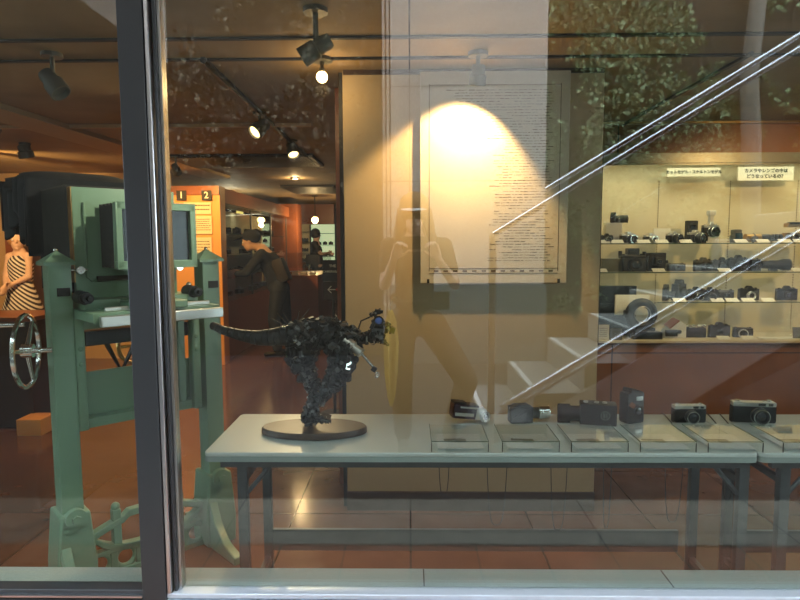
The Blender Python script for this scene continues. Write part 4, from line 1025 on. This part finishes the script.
# lower shelf
t = thing('studio_camera', 'large black studio camera with a white panel at the lower left of the case', 'camera', CP(618, 0, .08)); 
b = MB(); b.box((-.01, .03, .20), (cw(42), .06, .38), bev=.004); b.build('body', M['navy'], t)
b = MB(); b.box((.11, -.02, .245), (cw(34), .02, .155)); b.build('white_panel', M['paper'], t)
b = MB(); b.box((.03, .03, .035), (cw(70), .10, .06), bev=.004); b.box((-.02, -.06, .09), (cw(34), .03, .05)); b.build('base_board', M['navy'], t)
t = thing('ring_light', 'large black ring-shaped lens mount standing before the white panel', 'lens', CP(643, 0, -.05) + Vector((0, 0, .055)))
b = MB(); b.torus((0, 0, .13), .088, .034, rotm(pi / 2, 0, 0), seg=48, ms=12); b.box((-.11, 0, .13), (.04, .04, .06), bev=.006); b.build('ring', M['black'], t)
b = MB(); b.torus((0, -.03, .13), .060, .003, rotm(pi / 2), seg=40); b.build('inner_rim', M['satin'], t)
b = MB(); b.box((0, 0, .01), (.08, .06, .02)); b.build('foot', M['black'], t)
b = MB(); b.box((CP(645, 0).x, SY - .06, shz[0] + .0275), (.22, .09, .0545), bev=.003); tag(b.build('riser_block', M['navy']), 'dark blue block under the black ring on the base shelf', 'stand')
t = thing('instant_camera', 'white folding instant camera with a tan leather top, base shelf', 'camera', CP(675, 0)); T = Matrix.Translation((0, .03, 0)) @ FW
b = MB(); b.prism([(-.085, 0), (.085, 0), (.085, .10), (.02, .14), (-.07, .06)], .08, T); b.build('body', M['white'], t, bev=.003); b = MB(); b.box((-.02, -.03, .115), (.09, .09, .01), rotm(.2, -.7, 0)); b.build('leather_top', M['redwood'], t); b = MB(); b.box((-.03, -.055, .04), (.09, .02, .05), bev=.003); b.build('front', M['black'], t); add_lens(t, Matrix.Translation((.03, -.05, .05)) @ FW, .015, .012)
t = LC('black camera body topped with four round chrome knobs, base shelf', CP(698, 0), 0, w=cw(22), h=.075, lr=.02, ll=.0, prism=False, top='black')
b = MB()
for x in (-.06, -.02, .025, .06): b.sph((x, -.01, .09), .019, (1, 1, .7))
b.build('chrome_knob', M['chrome'], t)
LC('black reflex camera with its mount uncovered, right of the chrome-knob body', CP(722, 0), .1, w=cw(23), h=.095, lr=.03, ll=.02, top='black', ring=None)
LC('black camera with a white lens ring facing up, base shelf', CP(746, 0), -.3, w=cw(18), h=.075, d=.06, lr=.034, ll=.012, top='black', prism=False, ring='white')
b = MB(); b.box((CP(774, 0).x, SY, shz[0] + .03), (.06, .04, .05), bev=.008); tag(b.build('glass_block', M['acrylic']), 'small clear glass block on the base shelf', 'glass')
b = MB(); b.sph((CP(790, 0).x, SY + .02, shz[0] + .10), .055, (1, 1, 1)); b.sph((CP(794, 0).x, SY, shz[0] + .045), .045); b.sph((CP(797, 0).x, SY + .03, shz[0] + .17), .045); tag(b.build('glass_ornament', M['acrylic']), 'clear lump of optical glass at the right of the base shelf', 'glass')
b = MB(); b.box((CP(797, 0).x, SY - .08, shz[0] + .045), (.10, .008, .085), rotm(-.15, 0, 0)); tag(b.build('caption_plate', M['smoke']), 'grey plate leaning against the clear optical glass', 'plate')
b = MB(); b.box((CP(781, 0).x, SY - .06, shz[0] + .003), (.33, .10, .004), rotm(0, 0, .1)); b.box((CP(765, 0).x, SY - .07, shz[0] + .007), (.12, .08, .003), rotm(0, 0, -.2)); tag(b.build('paper_sheets', M['paper']), 'pale paper sheets laid flat at the right of the base shelf', 'paper')
for px_, pw_, ph_, m_, lb in ((603, 11, 15, 'paper', 'white framed caption card at the lower left corner of the case'), (616, 11, 11, 'smoke', 'grey caption plate beside the white card at the lower left of the case')):
    t = thing('caption_card', lb, 'card', Vector((P(px_, 340, CY + .05).x, CY + .05, cz0 + .0165)))
    b = MB(); b.box((0, 0, cw(ph_) / 2), (cw(pw_), .008, cw(ph_))); b.build('card', M[m_], t); b = MB(); b.box((0, 0.003, cw(ph_) / 2), (cw(pw_) + .01, .006, cw(ph_) + .006)); b.build('frame', M['ink'], t)
    b = MB()
    for i in range(5): b.box((0, -.0045, cw(ph_) * (.25 + .13 * i)), (cw(pw_) * .7, .001, .003))
    b.build('printed_text', M['fadeink'], t)
where = {1: [(603, 'at the left end of the top shelf'), (616.5, 'in front of the second top-shelf camera'), (643, 'in front of the smaller silver camera'), (661, 'in front of the wide-rimmed reflex'), (685, 'left of the tall flash camera'), (740, 'in front of the blue cutaway lens'), (762, 'in front of the long cutaway lens'), (784, 'right of the three-element lens'), (799, 'at the right end of the top shelf')],
         2: [(601, 'at the left end of the second shelf'), (659, 'in front of the square folding camera'), (725, 'in front of the second shelf reflexes'), (799, 'at the right end of the second shelf')],
         3: [(681, 'in front of the hooded camera on the third shelf'), (719, 'first of four in a row on the third shelf'), (734, 'second of four in a row on the third shelf'), (750, 'in front of the bright-ringed camera, third shelf'), (770, 'in the gap near the right of the third shelf')],
         0: [(727, 'in front of the uncovered reflex on the base shelf'), (752, 'in front of the white-ringed camera on the base shelf')]}
for k, L in where.items():
    for px_, lb in L:
        p = P(px_, 260, CY + .055)
        b = MB(); b.box((p.x, CY + .055, shz[k] + .014), (cw(12), .045, .0015), rotm(.55, 0, 0)); tag(b.build('caption_card', M['paper']), 'small white caption card ' + lb, 'card')
for (xa_, xb2, ya, yb2, lines, sz, lb) in ((667, 720, 168, 176.5, ['カットモデル・スケルトンモデル'], .036, 'narrow cream sign with one line of Japanese text hung in the case'), (738, 793, 167, 180.5, ['カメラやレンズの中は', 'どうなっているの？'], .042, 'cream sign with two lines of Japanese text at the upper right of the case')):
    yy = CY + .26; a = P(xa_, ya, yy); c = P(xb2, yb2, yy); h = a.z - c.z; w = c.x - a.x
    t = thing('case_sign', lb, 'sign', ((a.x + c.x) / 2, yy, c.z))
    b = MB(); b.box((0, 0, h / 2), (w, .012, h)); b.build('board', mat('sign_board', (.56, .52, .42), .7, var=.03), t, bev=.001)
    for i, ln in enumerate(lines):
        z = h * (.5 if len(lines) == 1 else (.70, .30)[i])
        o = text('lettering', ln, sz * .78, M['ink'], t, Matrix.Translation((0, -.0075, z)) @ UPR, bold=.0011)
    for x in (-w * .4, w * .4): b = MB(); b.cyl((x, 0, h), (x, 0, zh - c.z + .03), .001, seg=5); b.build('hanging_wire', M['fadeink'], t)
# ---------------------------------------------------------------- light fittings
def spot_fit(label, px, py, y, aim, kind='can', e=0, col=(1, .72, .40), lit=None, drop=.13, r=.035, L=.11, spot=1.3, blend=.5, track=False, size=.03):
    base = P(px, py, y); top = Vector((base.x, y, CEIL))
    base = Vector((base.x, y, min(base.z, CEIL - drop)))
    t = thing('spotlight', label, 'ceiling lamp', (base.x, y, CEIL))
    b = MB(); b.cyl((0, 0, 0), (0, 0, -.018), .045, seg=20); b.build('ceiling_plate', M['fixture'], t)
    d = Vector(aim).normalized(); bl = base - top
    b = MB(); b.cyl((0, 0, -.01), bl + Vector((0, 0, .01)), .010, seg=10); b.build('stem', M['fixture'], t)
    T, _ = along(bl - d * L * .5, bl + d * L * .5)
    b = MB(); b.lathe([(.0, 0), (r * .7, 0), (r * .8, L * .1), (r * .8, L * .45), (r, L * .5), (r * 1.02, L), (r * .9, L), (r * .85, L * .8), (0, L * .78)], T, 24); h = b.build('lamp_head', M['fixture'], t)
    if lit:
        b = MB(); b.lathe([(0, L * .80), (r * .84, L * .80), (r * .8, L * .9), (0, L * .93)], T, 20); b.build('bulb', M[lit], h)
    if e:
        pos = base + d * (L * .5 + .015)
        light('spot_beam', 'SPOT', pos, e, col, pos + d, size, spot, blend)
    return t
ytrk = PZ(400, 57, CEIL).y
spot_fit('grey unlit spotlight hanging from the ceiling at the upper left', 53, 78, ytrk - .1, (.6, -.1, -.75), r=.045, L=.12)
spot_fit('grey can spotlight on a stem at the top, aimed at the green machine', 316, 49, .45, (-.85, -.02, -.52), r=.036, L=.125, drop=.12, lit='lampdim', e=45, col=(1, .86, .66), spot=1.5, blend=.6)
# poster lamp
py_ = .98
spot_fit('spotlight hanging just above the framed text panel', 478, 68, py_, (-.06, .22, -.9), r=.038, L=.09, drop=.10)
pl = P(476, 78, py_)
light('poster_beam', 'SPOT', (pl.x - .02, py_ + .02, pl.z - .02), 100, (1, .61, .27), (pl.x - .13, py_ + .50, pl.z - .8), .022, radians(98), .3)
# the track running back along the ceiling and its lamps
a = PZ(203, 57, CEIL); c = PZ(318, 166, CEIL)
b = MB(); mt, L_ = along(Vector((a.x, a.y, CEIL - .012)), Vector((c.x, c.y, CEIL - .012))); b.cyl((0, 0, 0), (0, 0, L_), .016, seg=6, T=mt)
tag(b.build('lighting_track', M['black']), 'black lighting track running back along the ceiling', 'lighting track')
a2 = PZ(620, 125, CEIL); c2 = PZ(752, 51, CEIL)
b = MB(); mt, L_ = along(Vector((a2.x, a2.y, CEIL - .01)), Vector((c2.x, c2.y, CEIL - .01))); b.cyl((0, 0, 0), (0, 0, L_), .012, seg=6, T=mt)
tag(b.build('lighting_track', M['black']), 'black lighting track slanting across the ceiling at the upper right', 'lighting track')
spot_fit('lit can lamp on the lighting track, nearer of the two', 260, 128, PZ(258, 112, CEIL).y, (-.5, -.6, -.6), lit='lampdim', e=70, r=.05, L=.12, spot=1.9, drop=.08)
spot_fit('lit can lamp on the lighting track, farther of the two', 292, 147, PZ(290, 140, CEIL).y, (.3, -.5, -.8), lit='lampdim', e=60, r=.05, L=.12, spot=1.9, drop=.08)
def bulb(label, px, py, y, r, e, col=(1, .62, .28)):
    p = P(px, py, y); t = thing('globe_lamp', label, 'ceiling lamp', (p.x, y, CEIL)); dz = p.z - CEIL
    b = MB(); b.cyl((0, 0, 0), (0, 0, -.015), .05); b.cyl((0, 0, 0), (0, 0, dz + r * .8), .008, seg=8); b.cyl((0, 0, dz + r * .7), (0, 0, dz + r * 1.5), r * .5); b.build('fitting', M['fixture'], t)
    b = MB(); b.sph((0, 0, dz), r, seg=20); b.build('bulb', M['lamp'], t)
    light('bulb_glow', 'POINT', (p.x, y, p.z - r - .03), e, col, size=.03)
    return t
bulb('bright warm lamp below the ceiling near the pillar edge', 322, 77, 1.05, .026, 2.5)
bulb('warm lamp hanging over the corridor, upper of the distant pair', 295, 173, 6.2, .05, 32)
bulb('warm lamp farther down the corridor, lower of the distant pair', 315, 220, 9.2, .06, 45)
bulb('small white lamp above the glass showcase', 231, 206, 8.0, .04, 25, (1, .85, .6))
spot_fit('small unlit lamp head near the left edge of the ceiling', 25, 148, PZ(25, 143, CEIL).y, (.1, .2, -.9), r=.06, L=.11, drop=.07)
# warm washers on the hidden side of the hall
spot_fit('spotlight washing the ceiling edge at the far left, out of the frame', -60, 120, 3.4, (.3, .8, -.5), e=170, col=(1, .55, .2), lit='lampdim', spot=2.2, r=.045)
def vent(px0, px1, pya, pyb, label):
    p0 = PZ(px0, pyb, CEIL); p1 = PZ(px1, pya, CEIL); y0 = PZ((px0 + px1) / 2, pya, CEIL).y; y1 = PZ((px0 + px1) / 2, pyb, CEIL).y
    x0 = P(px0, pya, y0).x; x1 = P(px1, pya, y0).x
    t = thing('ceiling_vent', label, 'vent', ((x0 + x1) / 2, (y0 + y1) / 2, CEIL)); w = x1 - x0; d = abs(y1 - y0)
    b = MB(); b.box((0, 0, -.006), (w, d, .012)); b.build('backing', M['ink'], t)
    b = MB(); n = 60
    for i in range(n): b.box((-w / 2 + w * (i + .5) / n, 0, -.022), (w / n * .4, d, .02))
    s_ = b.build('slats', M['fixture'], t); tag(s_, kind='stuff')
vent(165, 312, 154, 165, 'long ribbed air vent in the ceiling of the hall, nearer one')
vent(280, 333, 185, 192, 'dark ribbed air vent farther down the hall ceiling')
# ---------------------------------------------------------------- hall behind
xa_ = P(150, 240, 5.1).x; xb_ = P(221, 240, 5.1).x
zt2 = P(200, 186, 5.1).z
b = MB(); b.box(((xa_ + xb_) / 2, 5.2, zt2 / 2), (xb_ - xa_, .2, zt2)); struct('wall_partition', b, M['orange'])
b = MB(); b.box(((xa_ + xb_) / 2, 5.085, zt2 - .05), (xb_ - xa_, .03, .10)); struct('trim_11', b, M['redwood'])
for px_, ch in ((182, '1'), (207, '2')):
    p = P(px_, 195.5, 5.08); s_ = wid(9.6, 5.08)
    t = thing('number_sign', 'small black square sign with a white %s, %s' % (ch, 'near the machine' if ch == '1' else 'near the outer corner of the orange panel'), 'sign', (p.x, 5.062, p.z)); b = MB(); b.box((0, 0, 0), (s_, .012, s_)); b.build('plate', M['ink'], t)
    text('digit', ch, s_ * .95, M['paper'], t, Matrix.Translation((0, -.008, 0)) @ UPR, bold=.002)
for (x0, x1, y0, y1, lb, n_) in ((183.5, 211, 202.5, 214, 'upper cream notice on the orange panel, with a heading', 2), (184, 212, 216, 234, 'middle cream notice on the orange panel, full of text lines', 6), (184, 212, 237.5, 258, 'lower brownish notice on the orange panel', 5)):
    a = P(x0, y0, 5.08); c = P(x1, y1, 5.08); w = c.x - a.x; h = a.z - c.z
    t = thing('wall_notice', lb, 'notice', ((a.x + c.x) / 2, 5.089, c.z)); b = MB(); b.box((0, 0, h / 2), (w, .012, h)); b.build('sheet', M['cream'], t)
    b = MB(); rnd = random.Random(n_)
    for i in range(n_):
        x = -w * .42; z = h * (.85 - .7 * (i + .3) / n_)
        while x < w * .40: L = rnd.uniform(.01, .03); b.box((x + L / 2, -.0066, z), (L, .001, .008 if n_ > 2 else .014)); x += L + .006
    b.build('printed_text', M['fadeink'], t)
pl = P(198, 175, 4.2)
spot_fit('spotlight aimed at the orange panel', 176, 168, 4.1, (-.0, .8, -.55), e=110, col=(1, .50, .14), lit='lampdim', spot=1.5, r=.04)
# showcase along the corridor
hx = xb_ - .06
b = MB(); b.box((hx - .15, 7.3, (zt2 + 1.88) / 2), (.34, 4.0, zt2 - 1.88 + .0)); struct('wall_header', b, M['redwood'])
sc = thing('glass_showcase', 'tall glass showcase of small items beside the orange panel', 'showcase', (hx - .2, 7.2, 0))
b = MB(); b.box((0, 0, .35), (.44, 3.6, .70)); b.build('cabinet_base', M['redwood'], sc)
b = MB(); b.box((-.22, 0, 1.28), (.02, 3.6, 1.16)); b.build('back_panel', M['casewall'], sc)
b = MB(); b.box((.215, 0, 1.28), (.01, 3.6, 1.16)); b.box((0, -1.8, 1.28), (.44, .01, 1.16)); b.build('glass_front', M['caseglass'], sc)
b = MB()
for z in (.98, 1.25, 1.52): b.box((0, 0, z), (.40, 3.56, .008))
b.build('glass_shelf', M['edgeglass'], sc)
b = MB()
b = MB()
for y in (-1.8, -.6, .6, 1.8): b = MB(); b.box((.215, y, 1.28), (.02, .02, 1.16)); b.build('post', M['fixture'], sc)
light('showcase_light', 'AREA', (hx - .15, 7.2, 1.84), 5, (1, .86, .6), (hx - .22, 7.2, 0), size=.2, sy=3.4)
rnd = random.Random(4); cn = 0
for zi, z in enumerate((.71, .99, 1.26, 1.53)):
    for i in range(7):
        yy = 5.65 + i * .48 + rnd.uniform(-.06, .06)
        t = camera_body(['silver', 'dark', 'silver', 'dark'][zi] + ' camera on the %s shelf of the corridor showcase' % ['lowest', 'lower glass', 'middle glass', 'top glass'][zi], (hx - .15 + rnd.uniform(-.05, .05), yy, z + .0005), .9, w=.13, h=.08, prism=i % 2 == 0, top='satin' if zi % 2 == 0 else 'black', group='cameras on the %s shelf of the corridor showcase' % ['lowest', 'lower glass', 'middle glass', 'top glass'][zi], lr=.03, ll=.04, ring=None)
# red pillar, lit cabinets at the end
def px_box(px0, px1, py0, py1, y, d, zb=None):
    a = P(px0, py0, y); c = P(px1, py1, y); z0_ = c.z if zb is None else zb
    return ((a.x + c.x) / 2, y + d / 2, (a.z + z0_) / 2), (c.x - a.x, d, a.z - z0_)
b = MB(); b.box(*px_box(270, 299, 204, 330, 9.4, .5, 0)); struct('wall_pillar', b, M['redwood'])
b = MB(); b.box(*px_box(299, 334, 196, 224, 11.6, .3)); struct('wall_bulkhead', b, M['redwood'])
def lit_cabinet(px0, px1, py0, py1, y, label, m='greenlit'):
    (c, s_) = px_box(px0, px1, py0, py1, y + .3, .02)
    t = thing('lit_cabinet', label, 'showcase', (c[0], y, 0))
    b = MB(); b.box((0, .31, c[2]), s_); b.build('back_panel', M[m], t)
    b = MB(); z0_ = c[2] - s_[2] / 2; z1_ = c[2] + s_[2] / 2
    for i in range(4): b.box((0, .17, z0_ + (z1_ - z0_) * i / 4), (s_[0], .26, .01))
    b.build('shelf', M['fixture'], t)
    b = MB(); b.box((0, .15, z0_ / 2), (s_[0], .3, z0_)); b.build('cabinet', M['redwood'], t); b = MB(); b.box((0, .15, z1_ + .03), (s_[0], .3, .06)); b.build('cabinet_top', M['redwood'], t)
    b = MB()
    rn = random.Random(px0)
    for i in range(3):
        for j in range(4):
            if rn.random() < .75:
                b = MB(); b.box((0, 0, .036), (min(.10, s_[0] / 5), .05, .062), bev=.006); b.box((0, 0, .072), (.03, .04, .022)); b.cyl((0, -.02, .035), (0, -.06, .035), .022)
                o = b.build('camera', M['black']); o.location = (c[0] - s_[0] / 2 + s_[0] * (j + .5) / 4, y + .15, z0_ + (z1_ - z0_) * i / 4 + .006)
                short = {248: 'glowing cabinet behind the stooping visitor', 311: 'bright far cabinet behind the standing visitor', 300: 'narrow cabinet beside the bright far cabinet'}[px0]; tag(o, 'small dark camera in the ' + short, 'camera', 'small cameras in the ' + short)
    return t
lit_cabinet(248, 270, 224, 262, 10.2, 'glowing cabinet behind the stooping visitor')
lit_cabinet(311, 335, 222, 268, 12.2, 'bright cabinet at the far end behind the standing visitor')
lit_cabinet(300, 310, 222, 262, 11.4, 'narrow glass cabinet left of the bright far cabinet', 'casewall')
p = P(240, 212, 9.6); t = thing('exit_sign', 'small glowing yellow sign hanging in the corridor', 'sign', (p.x, 9.6, p.z)); b = MB(); b.box((0, 0, 0), (.13, .04, .12)); b.build('lit_face', M['signlit'], t); b = MB(); b.box((0, 0, .10), (.02, .02, .09)); b.box((0, .01, 0), (.15, .04, .14)); b.build('housing', M['fixture'], t)
# counter in the corridor with a glass case
(c, s_) = px_box(287, 319, 268, 330, 6.3, 1.4, 0)
t = thing('display_counter', 'reddish wooden counter with a glass top in the corridor', 'counter', (c[0], c[1], 0))
b = MB(); b.box((0, 0, c[2] - .05), (s_[0], s_[1], s_[2] - .1), bev=.01); b.build('cabinet', M['redwood'], t)
b = MB(); b.box((0, 0, s_[2] + .10), (s_[0], s_[1], .2)); b.build('glass_top', M['caseglass'], t)
b = MB(); b.box((0, -s_[1] / 2, s_[2] - .045), (s_[0], .012, .012)); b.build('metal_edge', M['silver'], t)
for i in range(3):
    b = MB(); b.box((c[0] - .12 + i * .12, 6.4, c[2] * 2 - .1 + .02), (.08, .06, .035)); tag(b.build('leaflet', M['paper']), ['left', 'middle', 'right'][i] + ' small lit leaflet stack on the corridor counter', 'leaflets')
# direction sign stand
sy_ = 3.0; a = P(322.5, 260, sy_); c = P(343, 281, sy_); d_ = P(330, 300, sy_)
t = thing('sign_stand', 'black standing sign with white lettering and a left-pointing arrow', 'sign', ((a.x + c.x) / 2, sy_, 0))
b = MB(); b.box((0, 0, (a.z + c.z) / 2), (c.x - a.x, .02, a.z - c.z)); sb = b.build('sign_board', M['ink'], t)
b = MB(); b.box((-.005, .005, (c.z + d_.z) / 2 - .003), (c.x - a.x - .02, .018, c.z - d_.z)); ab = b.build('arrow_board', M['darkwood'], t)
b = MB(); b.cyl((0, .02, .02), (0, .02, c.z), .012); b.cyl((0, .02, 0), (0, .02, .02), .12, seg=28); b.build('stand', M['ink'], t)
text('lettering', 'THE', .030, M['cream'], sb, Matrix.Translation((0, -.0115, P(330, 266, sy_).z)) @ UPR, bold=.0006)
text('lettering', 'CAMERASAUR', .025, M['cream'], sb, Matrix.Translation((0, -.0115, P(330, 271.5, sy_).z)) @ UPR, bold=.0004)
az = P(331, 289.5, sy_).z
b = MB(); b.box((-.01, -.006, az), (.06, .003, .007)); b.box((-.027, -.006, az + .013), (.042, .003, .007), rotm(0, -.8, 0)); b.box((-.027, -.006, az - .013), (.042, .003, .007), rotm(0, .8, 0)); b.build('arrow', M['cream'], ab)
b = MB(); b.sph((.036, -.006, az), .012, (1.3, .3, .8)); b.build('red_dot', mat('red', (.6, .03, .02), .5), ab)
light('sign_light', 'SPOT', ((a.x + c.x) / 2 - .6, sy_ - .8, 2.15), 6, (1, .7, .4), ((a.x + c.x) / 2, sy_, 1.2), .03, 1.0, .6)
# visitors
def X(px, y): return P(px, 243, y).x
y1 = 5.7; k = 7.55 / F
human('person', 'stooping visitor in a cap and dark clothes leaning towards the glass showcase', dict(
    head=(X(251, y1), y1 - .05, 1.43), face=(-1, -.1, -.35), up=(-.3, 0, 1), neck=(X(262, y1), y1, 1.33), chest=(X(270, y1), y1, 1.17), pelvis=(X(276, y1), y1 + .02, .88),
    shL=(X(264, y1), y1 - .17, 1.27), shR=(X(264, y1), y1 + .17, 1.27), elL=(X(250, y1), y1 - .20, 1.05), elR=(X(248, y1), y1 + .15, 1.06), wrL=(X(238, y1), y1 - .12, 1.03), wrR=(X(238, y1), y1 + .08, 1.05),
    hipL=(X(279, y1), y1 - .09, .84), hipR=(X(279, y1), y1 + .10, .84), knL=(X(274, y1), y1 - .10, .46), knR=(X(282, y1), y1 + .12, .46), anL=(X(277, y1), y1 - .10, .09), anR=(X(288, y1), y1 + .12, .09)),
    top='navycloth', legs='navycloth', short_sleeve=False, vox=.012)
pe, HT, V = bpy.context.scene.objects[-1], None, None
hdp = Vector((X(251, y1), y1 - .05, 1.43))
pr = [o for o in COL.objects if o.name.startswith('person') and o.parent is None][-1]
b = MB(); b.sph(hdp + Vector((.02, 0, .055)), .112, (1.05, .9, .80)); b.sph(hdp + Vector((-.12, -.01, .03)), .07, (1.1, 1, .12), rot=rotm(0, -.35, 0)); b.build('cap', M['navycloth'], pr, world=True)
b = MB(); b.box((X(281, y1), y1 + .0, 1.07), (.15, .26, .30), rotm(0, -.35, 0), bev=.05); b.build('backpack', M['ink'], pr, world=True)
y2 = 11.0
human('person', 'distant visitor standing in front of the bright far cabinet, holding something small', dict(
    head=(X(316, y2), y2, 1.58), face=(.9, .4, -.1), neck=(X(316, y2), y2, 1.44), chest=(X(316, y2), y2, 1.26), pelvis=(X(317, y2), y2, .93),
    shL=(X(314, y2) , y2 + .17, 1.39), shR=(X(315.5, y2), y2 - .18, 1.39), elL=(X(319, y2), y2 + .2, 1.16), elR=(X(322, y2), y2 - .2, 1.18), wrL=(X(327, y2), y2 + .06, 1.17), wrR=(X(328, y2), y2 - .06, 1.20),
    hipL=(X(317, y2), y2 + .09, .88), hipR=(X(317, y2), y2 - .09, .88), knL=(X(318, y2), y2 + .1, .48), knR=(X(317, y2), y2 - .1, .48), anL=(X(317, y2), y2 + .1, .09), anR=(X(316, y2), y2 - .1, .09)),
    top='darkcloth', legs='navycloth', vox=.014)
pr = [o for o in COL.objects if o.name.startswith('person') and o.parent is None][-1]
b = MB(); b.sph((X(315.5, y2), y2, 1.605), .108, (1, .95, 1.05)); b.build('hair', M['ink'], pr, world=True)
b = MB(); b.box((X(314, y2), y2 - .16, 1.05), (.30, .12, .24), bev=.05); b.build('shoulder_bag', M['ink'], pr, world=True)
# display figure in striped dress at far left
yL = 4.95; kx = lambda px: X(px, yL)
fg, HT, V = human('display_figure', 'life-size figure of a woman in a strapless striped dress, glowing orange at the left edge', dict(
    head=(kx(17), yL, 1.44), face=(.55, -1, .05), neck=(kx(18), yL + .02, 1.31), chest=(kx(18), yL + .02, 1.14), pelvis=(kx(19), yL, .86),
    shL=(kx(27), yL, 1.26), shR=(kx(9), yL, 1.26), elL=(kx(29), yL - .04, 1.04), elR=(kx(6), yL - .04, 1.03), wrL=(kx(20), yL - .16, .97), wrR=(kx(13), yL - .17, .95),
    hipL=(kx(22), yL, .82), hipR=(kx(15), yL, .82), knL=(kx(22), yL, .45), knR=(kx(15), yL, .45), anL=(kx(21), yL, .09), anR=(kx(15), yL, .09)),
    top='stripe', legs='skin', vox=.010)
fg['category'] = 'figure'
for o in list(fg.children):
    if o.name.startswith('shirt') or o.name.startswith('trousers'): bpy.data.objects.remove(o)
b = MB(); b.cap(V['chest'] + Vector((0, 0, .03)), V['pelvis'] + Vector((0, 0, .1)), .135, .115); remesh(b, 'bodice', M['stripe'], fg, .012, 2, world=True)
b = MB(); b.lathe([(.11, .12), (.14, .05), (.17, -.05), (.21, -.16), (.235, -.26), (.22, -.26), (.15, -.1), (.10, .1)], Matrix.Translation(V['pelvis']) @ Matrix.Diagonal((1, .8, 1, 1)), 32); b.build('skirt', M['stripe'], fg, world=True)
b = MB(); b.sph((0, -.03, .035), .108, (.98, 1, 1), T=HT)
for a in (-.5, .5): b.sph((a * .14, -.02, .09), .05, T=HT)
b.build('hair', M['cap'], fg, world=True)
light('figure_beam', 'SPOT', (kx(17) + .5, yL - 1.3, 2.1), 42, (1, .28, .05), (kx(17), yL, 1.2), .04, .62, .5)
spot_fit('spotlight over the striped-dress figure, out of the frame', -30, 100, yL - 1.3, (.4, .6, -.7), r=.04)
b = MB(); p = P(10, 200, 5.44); b.box((p.x, 5.44, 1.55), (.16, .04, .75), bev=.003); tag(b.build('wall_board', M['redwood']), 'narrow brown board on the wall above the striped-dress figure', 'board')
# low cabinets on the left
c_ = P(8, 380, 2.6); t = thing('low_cabinet', 'dark brown low cabinet at the left edge, beyond the hand wheel', 'cabinet', (c_.x - .4, 2.9, 0))
b = MB(); b.box((0, 0, .42), (1.1, .5, .80), bev=.004); b.box((0, 0, .01), (1.0, .44, .02)); b.build('body', M['darkwood'], t)
b = MB(); b.box((0, 0, .84), (1.14, .54, .03)); b.build('top', M['redwood'], t)
c_ = P(28, 440, 2.9); q = PZ(18, 440, 0); q2 = PZ(40, 405, 0)
t = thing('wooden_crate', 'small amber-lit wooden block on the floor under the hand wheel', 'block', (PZ(29, 436, 0).x, PZ(29, 436, 0).y + .1, 0))
b = MB(); b.box((0, 0, .06), (.18, .2, .12), bev=.004); b.build('body', M['orange'], t)
light('floor_glow', 'SPOT', (-3.0, 2.6, 2.15), 60, (1, .45, .12), (-2.6, 2.9, 0), .04, 1.2, .6)
light('floor_glow', 'SPOT', (-1.6, 4.2, 2.15), 60, (1, .5, .18), (-1.6, 4.0, 0), .04, 1.7, .7)
for x_, y_, lb in ((-3.0, 2.6, 'ceiling spotlight above the low cabinet'), (-1.6, 4.2, 'recessed ceiling spotlight in the middle of the hall')):
    b = MB(); b.lathe([(.05, 0), (.05, -.03), (.04, -.05), (.032, -.05), (.03, -.02), (0, -.02)], Matrix.Translation((x_, y_, CEIL))); tag(b.build('downlight', M['fixture']), lb, 'ceiling lamp')
light('right_wash', 'SPOT', (2.6, 1.4, 2.18), 90, (1, .60, .28), (2.7, 2.7, .9), .05, 2.0, .7)
b = MB(); b.lathe([(.05, 0), (.05, -.03), (.04, -.05), (.032, -.05), (.03, -.02), (0, -.02)], Matrix.Translation((2.6, 1.4, CEIL))); tag(b.build('downlight', M['fixture']), 'ceiling spotlight before the lit display case, out of the frame', 'ceiling lamp')
# ---------------------------------------------------------------- daylight
W = bpy.data.worlds.new('sky'); S.world = W; W.use_nodes = True
bg = W.node_tree.nodes['Background']; bg.inputs[0].default_value = (.80, .90, 1.0, 1); bg.inputs[1].default_value = 7.5
S.view_settings.view_transform = 'Standard'; S.view_settings.look = 'None'; S.view_settings.gamma = 1; S.view_settings.exposure = 0
S.view_settings.use_curve_mapping = False
S.cycles.use_denoising = True
S.cycles.max_bounces = 8; S.cycles.transparent_max_bounces = 24; S.cycles.glossy_bounces = 4; S.cycles.diffuse_bounces = 4
S.cycles.sample_clamp_indirect = 6; S.cycles.caustics_reflective = False; S.cycles.caustics_refractive = False
